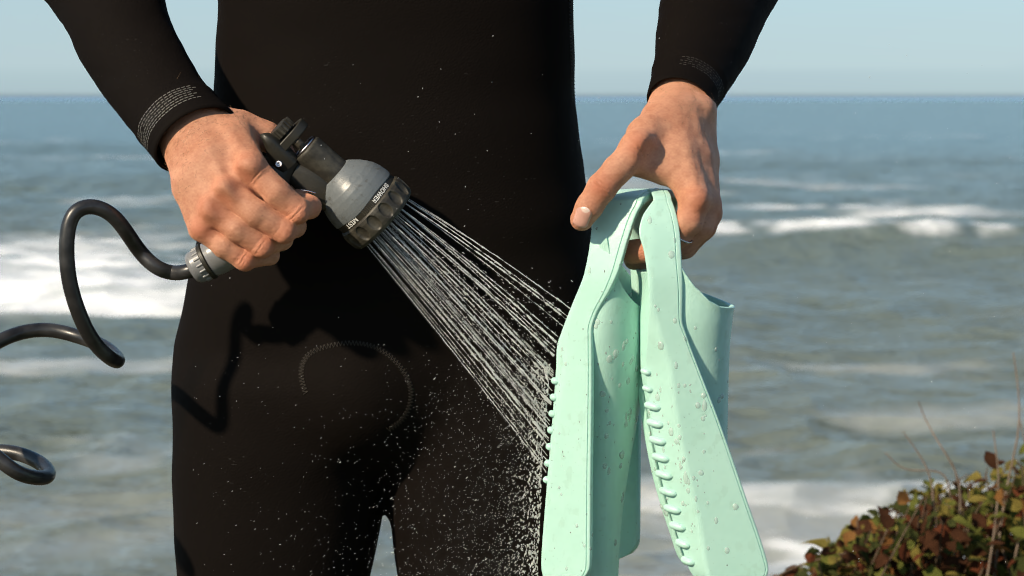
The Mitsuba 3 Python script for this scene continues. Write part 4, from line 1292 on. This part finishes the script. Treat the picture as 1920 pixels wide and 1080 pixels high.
LEAF_SHAPES = [leaf_mesh(r70.uniform(.0072, .0125), r70.uniform(.020, .033), r70.uniform(.2, 1.1), r70.uniform(-.030, .010), s) for s in range(10)]
TONES = {'leaf_green': ((.075, .092, .020), (.16, .165, .042)), 'leaf_yellow': ((.13, .115, .028), (.23, .18, .05)), 'leaf_dark': ((.035, .045, .016), (.07, .075, .025)),
         'leaf_red': ((.075, .024, .014), (.15, .050, .024)), 'leaf_brown': ((.035, .016, .010), (.085, .038, .020)), 'leaf_orange': ((.16, .065, .022), (.24, .13, .045))}
for k, (a, b) in TONES.items():
    scene[k] = {'type': 'principledthin', 'base_color': proc((lambda a, b: lambda p, n, uv: mix(a, b, fbm(p.x * 60, p.y * 60, p.z * 60, 4)))(a, b)), 'roughness': 0.42, 'diff_trans': 0.7, 'eta': 1.45}
scene['bark'] = {'type': 'diffuse', 'reflectance': proc(lambda p, n, uv: mix((.05, .033, .022), (.16, .12, .09), fbm(p.x * 200, p.y * 200, p.z * 60, 3)))}
scene['dry_twig'] = {'type': 'diffuse', 'reflectance': proc(lambda p, n, uv: mix((.12, .085, .065), (.26, .21, .17), fbm(p.x * 100, p.y * 100, p.z * 40, 3)))}


def top_z(x, Y):
    px = 960 + x / Y * FPX * 1.0
    row = np.interp(px, *TOPROW)
    return P(px, row, Y)[2]


SHRUBS = [('low coastal shrub, mostly red-brown withered leaves, at the lower right beside the swim fin', .41, .66, 3.62, .55, (.17, .13, .13, .14, .37, .06)),
          ('green coastal shrub with a few orange leaves, in the lower right corner behind dry twigs', .62, .92, 3.85, .8, (.26, .18, .18, .09, .24, .05)),
          ('dark dense coastal shrub at the right edge of the picture, yellow-green on top', .86, 1.36, 3.55, .8, (.25, .19, .24, .06, .22, .04))]
leaf_plys = [[mikit.ply(m, t, smooth=True) for m in LEAF_SHAPES] for t in TONES]
for label, x0, x1, Yc, dens, odds in SHRUBS:
    key = new_key('coastal_shrub')
    tag(key, label, 'shrub', 'shrubs growing at the cliff edge')
    root = np.array([(x0 + x1) / 2, Yc + .1, -.02])
    stems, leaves = [], []
    for i in range(64):
        x, Y = r70.uniform(x0 - .03, x1 + .03), Yc + r70.uniform(-.28, .55)
        zt = top_z(x, Y) + r70.normal(-.015, .02)
        e = np.array([x, Y, zt]); b = root + r70.normal(0, .06, 3) * [1, 1, 0]
        mid = (b + e) / 2 + r70.normal(0, .04, 3)
        path = spline([b, mid, e], 14)
        stems.append(tube(path, np.linspace(.0045, .0012, 14), 6))
        for q in range(38):
            t = 1 - .85 * r70.random() ** 1.5
            p = path[int(t * 13)] + r70.normal(0, .022, 3)
            p[2] = min(p[2], top_z(p[0], p[1]) + .012)
            leaves.append((p, r70.random(3), t))
    put(key + '__stem', cat(stems), 'bark')
    labels[key + '__stem'] = {'kind': 'stuff'}
    # leaves seen best: nearest the camera and the top
    score = np.array([p[1] - 1.4 * (p[2] - top_z(p[0], p[1])) * 1.0 for p, _, _ in leaves])
    order = np.argsort(score)
    rest = [[] for _ in TONES]
    for rank, i in enumerate(order):
        p, rr, t = leaves[i]
        nz = unit(np.array([r70.normal(-.25, .5), r70.normal(-.45, .5), r70.normal(.75, .35)]))
        ax = unit(np.array([r70.normal(0, 1), r70.normal(-.1, .7), r70.normal(.15, .6)])); ax = unit(ax - nz * np.dot(ax, nz))
        s = r70.uniform(.75, 1.35)
        M = np.eye(4); M[:3, 0], M[:3, 1], M[:3, 2], M[:3, 3] = np.cross(ax, nz) * s, ax * s, nz * s, p
        tone = int(r70.choice(6, p=np.array(odds) / sum(odds))); shape = int(r70.integers(0, 10))
        if rank < 100:
            k = key + '__leaf' + (f'_{rank:03d}' if rank else '')
            scene[k] = {**leaf_plys[tone][shape], 'to_world': T(M.tolist())}
        else:
            m = LEAF_SHAPES[shape].copy(); m.apply_transform(M); rest[tone].append(m)
    for tn, ms in zip(TONES, rest):
        if ms:
            k = put(key + '__inner_leaves', cat(ms), tn)
            labels[k] = {'kind': 'stuff'}
    key_last = key
TW = [[(1745, 900, 3.75), (1722, 850, 3.75), (1692, 808, 3.75)], [(1795, 895, 3.8), (1765, 838, 3.8), (1735, 785, 3.82), (1722, 752, 3.82)], [(1872, 900, 3.6), (1868, 850, 3.6), (1862, 806, 3.6)],
      [(1893, 890, 3.7), (1910, 800, 3.7), (1908, 720, 3.72), (1900, 660, 3.73)], [(1925, 850, 3.7), (1912, 790, 3.7)], [(1760, 885, 3.9), (1700, 880, 3.9), (1660, 848, 3.9)]]
for w in TW:
    a = P(*w[0]); base = [a[0] - .02, a[1] + .05, a[2] - .28]
    put('coastal_shrub_001__dry_twig', tube(spline([base] + [P(*c) for c in w], 24), np.linspace(.0028, .0010, 24), 7), 'dry_twig')
